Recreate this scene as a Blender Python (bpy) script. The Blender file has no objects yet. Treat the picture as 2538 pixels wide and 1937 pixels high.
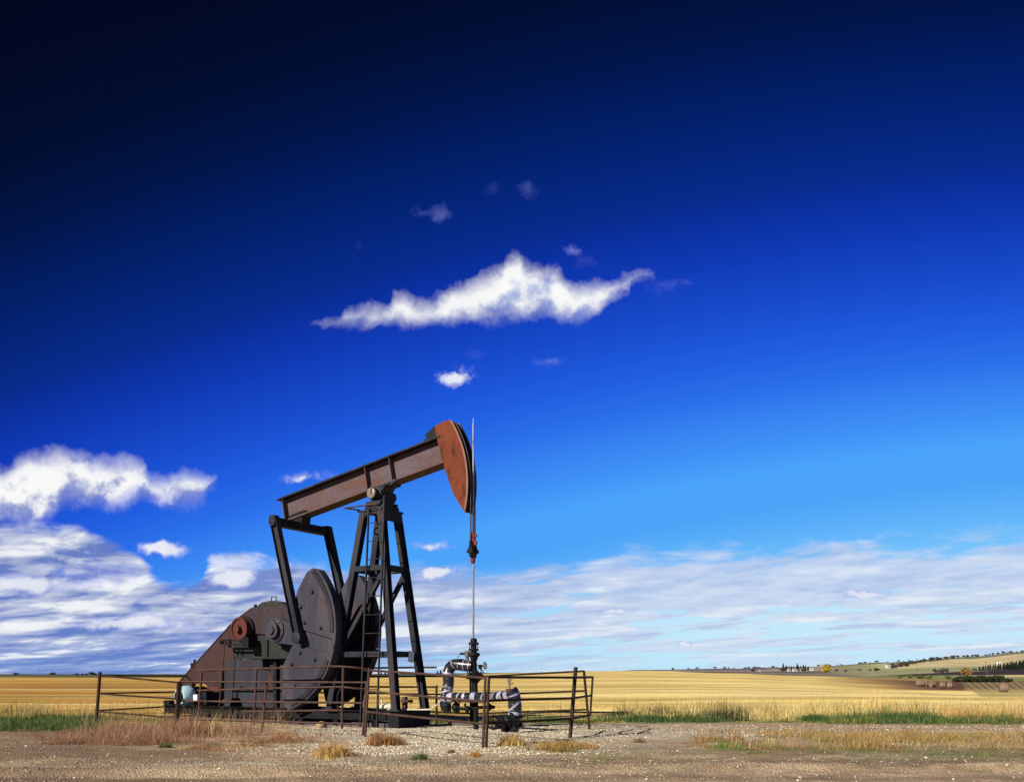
import bpy, bmesh, math, random
import numpy as np
from mathutils import Vector, Matrix

random.seed(7)
rng = np.random.default_rng(7)
sc = bpy.context.scene
C = sc.collection
R = math.radians

# ------------------------------------------------------------------ camera
FL = 2200.0; HC = 1.5; CX = 1269.0; HY = 1668.0       # survey values taken from the photograph (photo pixels)
cam_d = bpy.data.cameras.new('camera'); cam = bpy.data.objects.new('camera', cam_d); C.objects.link(cam)
cam.location = (0, 0, HC); cam.rotation_euler = (R(90), 0, 0)
cam_d.sensor_width = 36; cam_d.lens = FL / 2538 * 36
cam_d.shift_y = (HY - 968.5) / 2538
cam_d.clip_end = 30000; cam_d.clip_start = 0.1
sc.camera = cam
sc.render.engine = 'CYCLES'
sc.view_settings.view_transform = 'Standard'; sc.view_settings.look = 'None'
sc.view_settings.gamma = 1; sc.view_settings.exposure = 0.55
sc.view_settings.use_curve_mapping = False

# ------------------------------------------------------------------ sun
SUN_EL = 30; SUN_AZ = 47                               # degrees; azimuth to the left of straight behind the camera
ts = Vector((-math.sin(R(SUN_AZ)) * math.cos(R(SUN_EL)), -math.cos(R(SUN_AZ)) * math.cos(R(SUN_EL)), math.sin(R(SUN_EL))))
sd = bpy.data.lights.new('sun', 'SUN'); sd.energy = 4.8; sd.angle = R(0.5); sd.color = (1, .93, .82)
so = bpy.data.objects.new('sun', sd); C.objects.link(so)
so.rotation_euler = ts.to_track_quat('Z', 'Y').to_euler(); so.location = (-20, -20, 20)

# ------------------------------------------------------------------ node expression helper
def lin(h):
    h = h.lstrip('#'); v = [int(h[i:i+2], 16) / 255 for i in (0, 2, 4)]
    return tuple(((c + .055) / 1.055) ** 2.4 if c > .04045 else c / 12.92 for c in v)

class NT:
    def __init__(s, nt): s.nt = nt
    def n(s, t, **k):
        x = s.nt.nodes.new(t)
        for a, b in k.items(): setattr(x, a, b)
        return x
    def l(s, a, b): s.nt.links.new(a, b)
    def put(s, sock, v):
        if isinstance(v, bpy.types.NodeSocket): s.l(v, sock)
        elif v is not None: sock.default_value = v
    def m(s, op, a, b=None, c=None, clamp=False):
        x = s.n('ShaderNodeMath', operation=op); x.use_clamp = clamp
        s.put(x.inputs[0], a); s.put(x.inputs[1], b); s.put(x.inputs[2], c)
        return x.outputs[0]
    def v(s, op, a, b=None):
        x = s.n('ShaderNodeVectorMath', operation=op)
        s.put(x.inputs[0], a); s.put(x.inputs[1], b)
        return x.outputs['Value'] if op in ('LENGTH', 'DOT_PRODUCT') else x.outputs[0]
    def xyz(s, a, b, c):
        x = s.n('ShaderNodeCombineXYZ')
        for i, q in enumerate((a, b, c)): s.put(x.inputs[i], q)
        return x.outputs[0]
    def sep(s, a):
        x = s.n('ShaderNodeSeparateXYZ'); s.l(a, x.inputs[0]); return x.outputs
    def noise(s, vec, scale, detail=4, rough=.55, dist=0, out='Fac'):
        x = s.n('ShaderNodeTexNoise'); s.put(x.inputs['Vector'], vec)
        x.inputs['Scale'].default_value = scale; x.inputs['Detail'].default_value = detail
        x.inputs['Roughness'].default_value = rough; x.inputs['Distortion'].default_value = dist
        return x.outputs[out]
    def mr(s, a, f0, f1, t0=0, t1=1, smooth=False):
        x = s.n('ShaderNodeMapRange'); x.clamp = True
        if smooth: x.interpolation_type = 'SMOOTHSTEP'
        s.put(x.inputs[0], a)
        for i, q in zip((1, 2, 3, 4), (f0, f1, t0, t1)): s.put(x.inputs[i], q)
        return x.outputs[0]
    def mix(s, f, a, b, mode='MIX'):
        x = s.n('ShaderNodeMix', data_type='RGBA', blend_type=mode)
        s.put(x.inputs[0], f)
        s.put(x.inputs[6], (*a, 1) if isinstance(a, tuple) else a)
        s.put(x.inputs[7], (*b, 1) if isinstance(b, tuple) else b)
        return x.outputs[2]
    def ramp(s, f, stops, interp='LINEAR'):
        x = s.n('ShaderNodeValToRGB'); r = x.color_ramp; r.interpolation = interp
        while len(r.elements) < len(stops): r.elements.new(.5)
        for e, (p, c) in zip(r.elements, sorted(stops, key=lambda q: q[0])):
            e.position = p; e.color = (*c, 1)
        s.put(x.inputs[0], f); return x.outputs[0]
    def curve(s, f, pts):
        x = s.n('ShaderNodeFloatCurve'); cv = x.mapping.curves[0]
        while len(cv.points) < len(pts): cv.points.new(.5, .5)
        for p, (a, b) in zip(cv.points, pts): p.location = (a, b); p.handle_type = 'AUTO_CLAMPED'
        x.mapping.update(); s.put(x.inputs['Value'], f); return x.outputs[0]

# ------------------------------------------------------------------ world: deep polarised sky with its clouds
world = bpy.data.worlds.new('World'); sc.world = world; world.use_nodes = True
W = NT(world.node_tree); world.node_tree.nodes.clear()
d = W.n('ShaderNodeTexCoord').outputs['Generated']
dx, dy, dz = W.sep(d)
nish = W.n('ShaderNodeTexSky', sky_type='NISHITA'); nish.sun_disc = False
nish.sun_elevation = R(SUN_EL); nish.sun_rotation = R(180 + SUN_AZ)
ay = W.m('MAXIMUM', W.m('ABSOLUTE', dy), .2)
U = W.m('DIVIDE', dx, ay); V = W.m('DIVIDE', dz, ay)   # tangents of bearing and height
# polarised blue: darkest about 90 degrees from the sun (left and overhead), paling towards the horizon and to the right
uc = W.m('MINIMUM', W.m('MAXIMUM', U, -.9), .85)
w = W.m('SUBTRACT', V, W.m('MULTIPLY', uc, W.m('SUBTRACT', .23, W.m('MULTIPLY', uc, .13))))
stops = [(-.10, '#bfe2f6'), (.0, '#a6dcfa'), (.05, '#76c4fb'), (.09, '#60b4f9'), (.13, '#4ca3f7'), (.17, '#4aa3fa'), (.20, '#3f92f6'), (.236, '#3580f0'), (.262, '#2a6fea'),
         (.30, '#205fe0'), (.33, '#1a54d6'), (.366, '#1548c8'), (.414, '#0e3ab6'), (.46, '#082f9f'), (.49, '#06298a'), (.54, '#022479'), (.585, '#001e68'),
         (.63, '#001858'), (.67, '#001347'), (.71, '#00103d'), (.75, '#000c30'), (.84, '#000724'), (1.0, '#000418')]
sky = W.ramp(W.mr(w, -.1, 1.0), [((p + .1) / 1.1, lin(h)) for p, h in stops])
sky = W.mix(1.0, sky, W.v('SCALE', nish.outputs[0]), 'ADD')
sky.node.inputs[7].links[0].from_node.inputs['Scale'].default_value = .0006
P = W.xyz(U, V, 0)
def tu(px): return (px - CX) / FL
def tv(py): return (HY - py) / FL
wn = W.noise(P, 9, 7, .62, 0, 'Color')
wn2 = W.noise(P, 45, 5, .6, 0, 'Color')
def warp(a, b):
    q = W.v('MULTIPLY', W.v('SUBTRACT', wn, (.5, .5, .5)), (a, a * .7, 0))
    q2 = W.v('MULTIPLY', W.v('SUBTRACT', wn2, (.5, .5, .5)), (b, b, 0))
    return W.v('ADD', W.v('ADD', P, q), q2)
Pw = warp(.034, .016)
ux, vx, _ = W.sep(Pw)
fine = W.noise(W.v('ADD', P, W.v('MULTIPLY', W.v('SUBTRACT', wn2, (.5, .5, .5)), (.012, .012, 0))), 24, 9, .66)
def profile(pts, x0, x1, y0, y1, uu):
    return W.mr(W.curve(W.mr(uu, tu(x0), tu(x1)), [((p - x0) / (x1 - x0), (tv(q) - tv(y1)) / (tv(y0) - tv(y1))) for p, q in pts]), 0, 1, tv(y1), tv(y0))
def profiled(top, bot, x0, x1, y0, y1, k, nz):
    t = profile(top, x0, x1, y0, y1, ux); b = profile(bot, x0, x1, y0, y1, ux)
    f = W.m('MINIMUM', W.m('SUBTRACT', t, vx), W.m('SUBTRACT', vx, b))
    f = W.m('MINIMUM', f, W.m('MINIMUM', W.m('SUBTRACT', ux, tu(x0)), W.m('SUBTRACT', tu(x1), ux)))
    f = W.m('ADD', W.m('MULTIPLY', f, k), W.m('MULTIPLY', W.m('SUBTRACT', fine, .5), nz))
    return f, b, t
main_f, main_b, main_t = profiled(
    [(770,800),(850,768),(885,742),(950,748),(990,712),(1050,732),(1100,712),(1150,698),(1200,668),(1240,650),(1275,618),(1300,640),(1340,652),(1380,658),(1420,690),(1480,690),(1520,684),(1560,672),(1585,664),(1620,674)],
    [(770,806),(900,818),(1000,816),(1100,808),(1200,804),(1300,800),(1350,794),(1400,816),(1440,808),(1500,768),(1550,728),(1585,690),(1620,680)], 770, 1620, 600, 840, 66, 2.3)
left_f, left_b, left_t = profiled(
    [(-60,1150),(0,1160),(40,1135),(90,1120),(200,1122),(250,1146),(330,1146),(370,1185),(400,1188),(460,1174),(520,1190)],
    [(-60,1280),(0,1284),(80,1296),(130,1264),(160,1240),(250,1256),(300,1252),(350,1228),(400,1246),(470,1242),(520,1195)], -60, 520, 1090, 1300, 72, 2.0)
wisp = W.noise(W.v('ADD', P, W.v('MULTIPLY', W.v('SUBTRACT', wn2, (.5, .5, .5)), (.02, .02, 0))), 34, 7, .66)
puffs = [(1070,532,46,22,.36),(1312,468,26,24,.30),(1222,468,20,24,.18),(888,605,24,28,.18),(1130,925,40,30,.75),(1362,893,38,15,.42),(1168,874,26,12,.2),
         (1415,618,32,14,.42),(1450,645,30,22,.25),(1650,702,40,22,.3),(1700,700,20,8,.3),(750,1180,48,16,.7),(815,1174,26,10,.4),(1075,1357,66,15,.7),(1235,1315,28,9,.35),
         (1080,1424,52,20,1.15),(402,1355,66,24,1.3),(570,1432,62,26,1.1),(1704,1596,16,8,1.0),(330,1545,150,18,.9),(250,1420,130,34,.5),
         (70,1445,120,26,.9),(1530,1515,50,9,.8),(2140,1472,70,9,.8),(640,1530,90,12,.7),(300,1600,90,9,.5)]
pf = None
for (px, py, rx, ry, a) in puffs:
    soft_ = a < .8
    if soft_: a = a*a*1.75
    q = W.v('MULTIPLY', W.v('SUBTRACT', Pw, (tu(px) , tv(py), 0)), (FL / rx, FL / ry, 0))
    f = W.m('MULTIPLY', W.m('SUBTRACT', 1.0 if soft_ else 1.15, W.v('LENGTH', q)), .95 if soft_ else 1.4)
    f = W.m('MULTIPLY', W.m('ADD', f, W.m('MULTIPLY', W.m('SUBTRACT', wisp, .5), 4.2 if soft_ else 1.9), clamp=True), a)
    pf = f if pf is None else W.m('MAXIMUM', pf, f)
# low deck of layered cloud: bands crowd together towards the horizon
lv = W.m('MULTIPLY', W.m('LOGARITHM', W.m('ADD', W.m('MAXIMUM', W.m('SUBTRACT', V, W.m('MULTIPLY', U, .05)), 0), .035), math.e), .60)
wsm = W.noise(W.xyz(W.m('MULTIPLY', U, 1.0), W.m('MULTIPLY', lv, 1.0), 7.7), 7, 2, .5, 0, 'Color')
lay = W.v('ADD', W.xyz(U, lv, 3.1), W.v('MULTIPLY', W.v('SUBTRACT', wsm, (.5, .5, .5)), (.10, .05, 0)))
st1 = W.noise(lay, 6.5, 8, .56)
def relief(sc2, dv, off):
    q = W.v('ADD', lay, (off, off, 0)); a_ = W.noise(q, sc2, 6, .5); b_ = W.noise(W.v('ADD', q, (-.35*dv, dv, 0)), sc2, 6, .5)
    return W.m('SUBTRACT', a_, b_)
st2 = W.m('ADD', .5, W.m('MULTIPLY', relief(7.5, .034, 5), 1.25))
st3 = W.m('ADD', .5, W.m('MULTIPLY', relief(20, .013, 9), .6))
edge_n = W.noise(lay, 16, 8, .6)
deck_t = profile([(-100,1312),(0,1308),(100,1305),(180,1306),(230,1330),(330,1362),(370,1402),(430,1440),(480,1445),(520,1398),(600,1386),(700,1390),(800,1393),(950,1420),(1100,1420),
                  (1200,1418),(1400,1398),(1500,1386),(1600,1376),(1750,1368),(1900,1366),(2100,1352),(2300,1342),(2538,1322),(2700,1310)], -100, 2700, 1250, 1500, W.m('ADD', U, 0))
side = W.mr(U, -.45, .25, 0, 1, True)                    # the deck thins towards the right
dk = W.m('MULTIPLY', W.m('SUBTRACT', deck_t, W.m('ADD', V, W.m('MULTIPLY', W.m('SUBTRACT', W.sep(wsm)[1], .5), .04))), W.mr(side, 0, 1, 70, 36))
dk = W.m('ADD', dk, W.m('MULTIPLY', W.m('SUBTRACT', edge_n, .5), W.mr(side, 0, 1, 3.0, 3.2)))
dk = W.mr(dk, -.35, .85, 0, 1, True)
# streaky breaks: few on the left, many low down on the right
gthr = W.mr(V, .05, .115, W.mr(side, 0, 1, .32, .475), W.mr(side, 0, 1, .33, .34))
gaps = W.mr(W.m('ADD', W.m('MULTIPLY', st1, .6), W.m('MULTIPLY', edge_n, .4)), gthr, W.m('ADD', gthr, W.mr(side, 0, 1, .10, .055)), 0, 1, True)
cov = W.m('MULTIPLY', dk, W.m('MAXIMUM', gaps, W.mr(side, 0, 1, .40, .05)))
cov = W.m('MULTIPLY', cov, W.mr(side, 0, 1, .97, .80))
hor = W.mr(V, 0.0, .04, W.mr(side, 0, 1, .92, .5), 1, True)
lit = W.mr(W.m('ADD', W.m('MULTIPLY', W.m('SUBTRACT', st1, .5), .55), W.m('ADD', W.m('SUBTRACT', st2, .5), W.m('SUBTRACT', st3, .5))), W.mr(side, 0, 1, -.13, -.20), W.mr(side, 0, 1, .17, .20), 0, 1)
shade_l = W.mix(lit, lin('#6a80c2'), lin('#dde2ed'))
shade_r = W.mix(lit, lin('#b6c4e6'), lin('#e0e4f2'))
low_l = W.mix(W.mr(V, .012, .075, 0, 1, True), W.mix(lit, lin('#6a83c6'), lin('#a9b8de')), shade_l)
deckc = W.mix(side, low_l, shade_r)
glow = W.mr(W.m('ADD', W.m('MULTIPLY', W.m('SUBTRACT', st1, .5), .5), W.m('ADD', W.m('SUBTRACT', st2, .5), W.m('MULTIPLY', W.m('SUBTRACT', st3, .5), .5))), .09, .22, 0, .95, True)
deckc = W.mix(W.m('MULTIPLY', glow, W.mr(side, 0, 1, 1, .45)), deckc, lin('#f6f7f7'))
skyb = W.mix(W.m('MULTIPLY', side, W.m('MULTIPLY', W.mr(V, .05, .13, .75, 0, True), W.mr(V, .0, .05, .6, 1))), sky, lin('#cdeefb'))
col = W.mix(W.m('MULTIPLY', cov, hor), skyb, deckc)
# free clouds: white sunlit bodies with cooler undersides
rq = W.v('ADD', P, W.v('MULTIPLY', W.v('SUBTRACT', wn2, (.5, .5, .5)), (.010, .010, 0)))
rel = W.m('SUBTRACT', W.noise(rq, 17, 6, .55), W.noise(W.v('ADD', rq, (-.007, .012, 0)), 17, 6, .55))
def body(f, b, t, c_lo, c_hi, soft, lo_):
    global col
    a = W.m('POWER', W.mr(f, lo_, soft, 0, 1), 1.2)
    h = W.mr(W.m('ADD', W.m('DIVIDE', W.m('SUBTRACT', vx, b), W.m('MAXIMUM', W.m('SUBTRACT', t, b), .01)), W.m('MULTIPLY', rel, 4.0)), -.10, .60, 0, 1, True)
    col = W.mix(W.m('MULTIPLY', a, W.mr(f, 0, soft * 1.6, .80, 1)), col, W.mix(h, c_lo, c_hi))
body(main_f, main_b, main_t, lin('#a9b7e0'), lin('#fbfcfa'), 1.5, -.05)
body(left_f, left_b, left_t, lin('#8e9bd0'), lin('#f8f9f8'), .9, -.75)
col = W.mix(W.m('MINIMUM', pf, 1), col, W.mix(W.mr(pf, .12, .75), lin('#7f8ff0'), W.mix(fine, lin('#ccd3ee'), lin('#fafbfa'))))
# below the horizon
col = W.mix(W.mr(dz, -.02, -.001), (.16, .13, .07), col)
bg = W.n('ShaderNodeBackground'); W.l(col, bg.inputs[0]); bg.inputs[1].default_value = 1 / 2 ** .55
wo = W.n('ShaderNodeOutputWorld'); W.l(bg.outputs[0], wo.inputs[0])

# ------------------------------------------------------------------ general helpers
def tag(o, label=None, cat=None, group=None, kind=None):
    if label: o['label'] = label
    if cat: o['category'] = cat
    if group: o['group'] = group
    if kind: o['kind'] = kind
    return o
def empty(name, loc=(0, 0, 0), rz=0):
    o = bpy.data.objects.new(name, None); C.objects.link(o)
    o.location = loc; o.rotation_euler = (0, 0, rz); o.empty_display_size = .3
    return o
def children(o): return [c for c in bpy.data.objects if c.parent == o]
def copy_tree(o, parent=None):
    c = o.copy(); C.objects.link(c)
    if parent: c.parent = parent
    for ch in children(o): copy_tree(ch, c)
    return c

class MB:
    """collects geometry and links it as one mesh object"""
    def __init__(s): s.v = []; s.f = []; s.mi = []
    def add(s, vs, fs, mi=0):
        o = len(s.v); s.v += [tuple(v) for v in vs]
        for f in fs: s.f.append(tuple(o + i for i in f)); s.mi.append(mi)
    def box(s, x0, x1, y0, y1, z0, z1, mi=0):
        vs = [(x, y, z) for x in (x0, x1) for y in (y0, y1) for z in (z0, z1)]
        s.add(vs, [(0,1,3,2),(4,6,7,5),(0,4,5,1),(2,3,7,6),(0,2,6,4),(1,5,7,3)], mi)
    def frame(s, p0, p1, up=(0, 0, 1)):
        p0 = Vector(p0); p1 = Vector(p1); a = (p1 - p0).normalized(); up = Vector(up)
        u = (up - a * up.dot(a))
        if u.length < 1e-4: u = Vector((1, 0, 0)) - a * a.x
        u.normalize(); return p0, p1, a, u, a.cross(u)
    def bar(s, p0, p1, w, h, up=(0, 0, 1), w1=None, h1=None, mi=0):
        p0, p1, a, u, r = s.frame(p0, p1, up); vs = []
        for p, ww, hh in ((p0, w, h), (p1, w1 or w, h1 or h)):
            for i, j in ((-1,-1),(1,-1),(1,1),(-1,1)): vs.append(p + r * (ww/2*i) + u * (hh/2*j))
        s.add(vs, [(0,1,2,3),(7,6,5,4),(0,4,5,1),(1,5,6,2),(2,6,7,3),(3,7,4,0)], mi)
    def ibeam(s, p0, p1, depth, fl, tf, tw, up=(0, 0, 1)):
        p0, p1, a, u, r = s.frame(p0, p1, up); D = depth / 2; F = fl / 2; T = tw / 2
        sec = [(-F,-D),(F,-D),(F,-D+tf),(T,-D+tf),(T,D-tf),(F,D-tf),(F,D),(-F,D),(-F,D-tf),(-T,D-tf),(-T,-D+tf),(-F,-D+tf)]
        vs = [p + r * x + u * y for p in (p0, p1) for x, y in sec]; n = 12
        fs = [(i, (i+1) % n, n + (i+1) % n, n + i) for i in range(n)]
        for o in (0, n): fs += [(o,o+1,o+2,o+11),(o+3,o+4,o+9,o+10),(o+5,o+6,o+7,o+8),(o+2,o+3,o+10,o+11),(o+4,o+5,o+8,o+9)]
        s.add(vs, fs)
    def tube(s, pts, r, n=8, cap=True, mi=None, rr=None):
        pts = [Vector(p) for p in pts]; k = len(pts); base = len(s.v); prev = None
        for i, p in enumerate(pts):
            t = (pts[min(i+1, k-1)] - pts[max(i-1, 0)]).normalized()
            if prev is None:
                prev = Vector((0, 0, 1)) if abs(t.z) < .9 else Vector((0, -1, 0))
            u = prev - t * prev.dot(t); u.normalize(); prev = u; q = t.cross(u)
            ri = rr[i] if rr else r
            for j in range(n):
                an = 2 * math.pi * j / n; s.v.append(tuple(p + u * (ri * math.cos(an)) + q * (ri * math.sin(an))))
        for i in range(k - 1):
            for j in range(n):
                a = base + i*n + j; b = base + i*n + (j+1) % n
                s.f.append((a, b, b + n, a + n)); s.mi.append(mi(i, j) if mi else 0)
        if cap:
            s.f.append(tuple(base + j for j in range(n))); s.mi.append(0)
            s.f.append(tuple(base + (k-1)*n + j for j in range(n))); s.mi.append(0)
    def lathe(s, prof, org, axis=(0, 0, 1), n=20, mi=0):
        org = Vector(org); a = Vector(axis).normalized(); u = Vector((1, 0, 0)) if abs(a.x) < .8 else Vector((0, 0, 1))
        u = (u - a * u.dot(a)).normalized(); q = a.cross(u); vs = []
        for r, t in prof:
            for j in range(n):
                an = 2*math.pi*j/n; vs.append(org + a*t + u*(r*math.cos(an)) + q*(r*math.sin(an)))
        fs = [(i*n+j, i*n+(j+1) % n, (i+1)*n+(j+1) % n, (i+1)*n+j) for i in range(len(prof)-1) for j in range(n)]
        fs += [tuple(range(n)), tuple(range((len(prof)-1)*n, len(prof)*n))]
        s.add(vs, fs, mi)
    def prism(s, poly, y0, y1, holes=(), mi=0):
        bm = bmesh.new()
        for loop in (poly, *holes):
            vs = [bm.verts.new((x, y0, z)) for x, z in loop]
            for i in range(len(vs)): bm.edges.new((vs[i], vs[(i+1) % len(vs)]))
        bmesh.ops.triangle_fill(bm, edges=bm.edges[:], use_beauty=True)
        r = bmesh.ops.extrude_face_region(bm, geom=bm.faces[:])
        for e in r['geom']:
            if isinstance(e, bmesh.types.BMVert): e.co.y = y1
        bm.verts.index_update()
        s.add([v.co[:] for v in bm.verts], [[v.index for v in f.verts] for f in bm.faces], mi)
        bm.free()
    def ellipsoid(s, c, r, nu=14, nv=9, jit=0, mi=0):
        prof = []; vs = []
        for i in range(nv + 1):
            th = math.pi * i / nv
            for j in range(nu):
                ph = 2*math.pi*j/nu; k = 1 + random.uniform(-jit, jit)
                vs.append((c[0]+r[0]*k*math.sin(th)*math.cos(ph), c[1]+r[1]*k*math.sin(th)*math.sin(ph), c[2]+r[2]*k*math.cos(th)))
        s.add(vs, [(i*nu+j, i*nu+(j+1) % nu, (i+1)*nu+(j+1) % nu, (i+1)*nu+j) for i in range(nv) for j in range(nu)], mi)
    def bolts(s, pts, axis, r=.016, h=.02):
        for p in pts: s.lathe([(r, 0), (r, h), (r*.6, h*1.3)], p, axis, 6)
    def build(s, name, mat, parent=None, smooth=40, bevel=0):
        me = bpy.data.meshes.new(name); me.from_pydata(s.v, [], s.f)
        bm = bmesh.new(); bm.from_mesh(me)
        bmesh.ops.remove_doubles(bm, verts=bm.verts, dist=1e-5)
        bmesh.ops.recalc_face_normals(bm, faces=bm.faces); bm.to_mesh(me); bm.free()
        mats = mat if isinstance(mat, (list, tuple)) else [mat]
        for m in mats: me.materials.append(m)
        if len(mats) > 1 and len(me.polygons) == len(s.mi): me.polygons.foreach_set('material_index', s.mi)
        if smooth:
            me.polygons.foreach_set('use_smooth', [True] * len(me.polygons)); me.set_sharp_from_angle(angle=R(smooth))
        o = bpy.data.objects.new(name, me); C.objects.link(o)
        if parent: o.parent = parent
        if bevel:
            b = o.modifiers.new('bevel', 'BEVEL'); b.width = bevel; b.segments = 2; b.limit_method = 'ANGLE'; b.angle_limit = R(40)
        return o

# ------------------------------------------------------------------ materials
def newmat(name):
    m = bpy.data.materials.new(name); m.use_nodes = True; m.node_tree.nodes.clear(); return m, NT(m.node_tree)
def finish(N, colr, rough=.7, metal=0, bump=None, bstr=.3, bdist=.01, spec=.4):
    b = N.n('ShaderNodeBsdfPrincipled'); o = N.n('ShaderNodeOutputMaterial')
    N.put(b.inputs['Base Color'], (*colr, 1) if isinstance(colr, tuple) else colr)
    N.put(b.inputs['Roughness'], rough); N.put(b.inputs['Metallic'], metal); b.inputs['Specular IOR Level'].default_value = spec
    if bump is not None:
        x = N.n('ShaderNodeBump'); x.inputs['Strength'].default_value = bstr; x.inputs['Distance'].default_value = bdist
        N.l(bump, x.inputs['Height']); N.l(x.outputs[0], b.inputs['Normal'])
    N.l(b.outputs[0], o.inputs[0]); return b
def weathered(name, base, second, rust, s1=2.2, s2=9, rust_amt=.5, streak=(1, 1, .35), rough=.6, metal=0.0, spec=.35, bs=.25, light=None):
    m, N = newmat(name); tc = N.n('ShaderNodeTexCoord').outputs['Object']
    p = N.v('MULTIPLY', tc, streak)
    a = N.noise(p, s1, 6, .65, .4); b = N.noise(p, s2, 8, .7); c_ = N.noise(N.v('ADD', tc, (9, 4, 2)), s2 * 3, 6, .7)
    c1 = N.mix(N.mr(a, .40, .60), base, second)
    rm = N.mr(N.m('ADD', N.m('MULTIPLY', a, .4), N.m('MULTIPLY', b, .6)), .60 - rust_amt * .16, .64 - rust_amt * .1, 0, 1, True)
    c2 = N.mix(rm, c1, rust)
    c2 = N.mix(N.mr(c_, .58, .72, 0, .55), c2, tuple(min(1, q * 1.9 + .03) for q in base) if light is None else light)
    c2 = N.mix(N.mr(c_, .30, .42, .5, 0), c2, tuple(q * .35 for q in base))
    finish(N, c2, N.mr(b, .3, .7, rough - .12, rough + .15), metal, b, bs, .01, spec)
    return m
M = {}
M['slate'] = weathered('slate_paint', (.013,.014,.020), (.030,.031,.039), (.042,.024,.018), 1.6, 8, .35, spec=.15)
M['crank'] = weathered('crank_paint', (.026,.026,.038), (.052,.048,.064), (.050,.029,.025), 1.5, 8, .5, rough=.6, spec=.2, light=(.085,.08,.10))
M['black'] = weathered('black_steel', (.005,.0055,.006), (.009,.009,.010), (.028,.013,.008), 2.5, 10, .25, spec=.15)
M['grime'] = weathered('oily_green_steel', (.010,.015,.012), (.020,.024,.020), (.05,.034,.014), 2.5, 9, .35, (1,1,.3), .5, spec=.3)
M['beam'] = weathered('peeling_beam_paint', (.098,.072,.084), (.078,.046,.044), (.120,.050,.030), 1.4, 9, .6, (.55,1,1.6), .75, spec=.2, light=(.34,.29,.31))
M['head'] = weathered('orange_rust', (.165,.042,.019), (.118,.032,.016), (.062,.022,.015), 1.5, 8, .5, (1,1,.35), .85, spec=.1, light=(.21,.11,.085))
M['rim'] = weathered('rim_highlight', (.26,.14,.09), (.20,.10,.065), (.12,.05,.03), 3, 12, .4, spec=.1)  # lighter rust tone that paints the highlight along the head rim
M['maroon'] = weathered('maroon_guard', (.038,.017,.017), (.047,.025,.025), (.058,.023,.017), 1.1, 7, .3, (1,1,.5), .7, spec=.15, light=(.12,.075,.075))
M['gear'] = weathered('faded_gearbox', (.034,.019,.022), (.034,.029,.038), (.050,.022,.017), 1.5, 6, .5, (1,1,.35), .7, spec=.2, light=(.16,.12,.12))
M['ped'] = weathered('grey_pedestal', (.028,.030,.043), (.017,.017,.023), (.052,.021,.020), 1.4, 7, .5, (1.2,1,.22), .7, spec=.2, light=(.11,.11,.13))
M['drum'] = weathered('red_drum', (.095,.030,.020), (.075,.026,.018), (.045,.02,.015), 3, 14, .5, spec=.1)
M['rustpipe'] = weathered('rusty_fence_pipe', (.042,.020,.016), (.070,.037,.030), (.085,.033,.018), 3, 18, .6, (1,1,1), .65, spec=.25, light=(.16,.11,.10))
M['darkpipe'] = weathered('dark_fence_pipe', (.022,.011,.007), (.034,.018,.010), (.06,.026,.011), 3, 18, .4, spec=.2)
M['bluepaint'] = weathered('pale_blue_paint', (.36,.52,.60), (.30,.46,.55), (.25,.28,.28), 3, 14, .25, light=(.6,.68,.7), rough=.45)
M['steel'] = weathered('bright_steel', (.42,.42,.42), (.36,.36,.37), (.25,.2,.17), 5, 20, .2, rough=.35, metal=.7, spec=.5)
M['bronze'] = weathered('bronze_valve', (.20,.17,.13), (.15,.13,.10), (.10,.07,.05), 6, 30, .4, rough=.5, metal=.3)
M['wrap'] = weathered('black_pipe_wrap', (.010,.010,.016), (.016,.016,.024), (.02,.02,.02), 5, 22, .2, rough=.28, spec=.6, bs=.5, light=(.05,.05,.06))
M['tape'] = weathered('silver_tape', (.44,.43,.50), (.32,.31,.40), (.30,.28,.36), 8, 30, .3, rough=.35, metal=.25, bs=.6, light=(.72,.72,.74))
M['concrete'] = weathered('concrete', (.10,.085,.085), (.07,.058,.062), (.06,.04,.035), 2, 12, .4, rough=.9, spec=.1)
M['rock'] = weathered('tan_rock', (.36,.25,.14), (.30,.20,.11), (.2,.14,.09), 4, 14, .4, rough=.9)
M['hose'] = weathered('cream_hose', (.55,.50,.38), (.45,.40,.30), (.35,.3,.22), 6, 20, .2)
M['white'] = weathered('white_paint', (.75,.76,.78), (.66,.68,.72), (.5,.5,.52), 4, 20, .2)
M['wire'] = weathered('wire_rope', (.035,.028,.028), (.05,.04,.04), (.08,.04,.03), 6, 40, .3, metal=.4)
M['redclamp'] = weathered('red_clamp', (.22,.035,.03), (.15,.03,.025), (.10,.03,.02), 5, 20, .4)
M['rod'] = weathered('polished_rod', (.30,.30,.32), (.22,.21,.22), (.16,.09,.07), 4, 20, .35, rough=.4, metal=.3)
M['roofgrey'] = weathered('grey_roof', (.2,.2,.22), (.16,.16,.17), (.14,.11,.1), 1, 5, .3)
M['shedwhite'] = weathered('shed_white', (.55,.56,.58), (.48,.49,.5), (.3,.3,.3), 1, 5, .2)
M['wood'] = weathered('grey_pole_wood', (.10,.085,.07), (.13,.11,.09), (.08,.06,.05), 3, 12, .3)
M['bale'] = weathered('straw_bale', (.22,.155,.11), (.17,.115,.08), (.12,.08,.055), 3, 14, .5, rough=.9, spec=.05, light=(.32,.24,.16))
M['glass'] = weathered('dark_window', (.03,.04,.05), (.04,.05,.06), (.03,.03,.03), 3, 10, .1, rough=.15)

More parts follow.
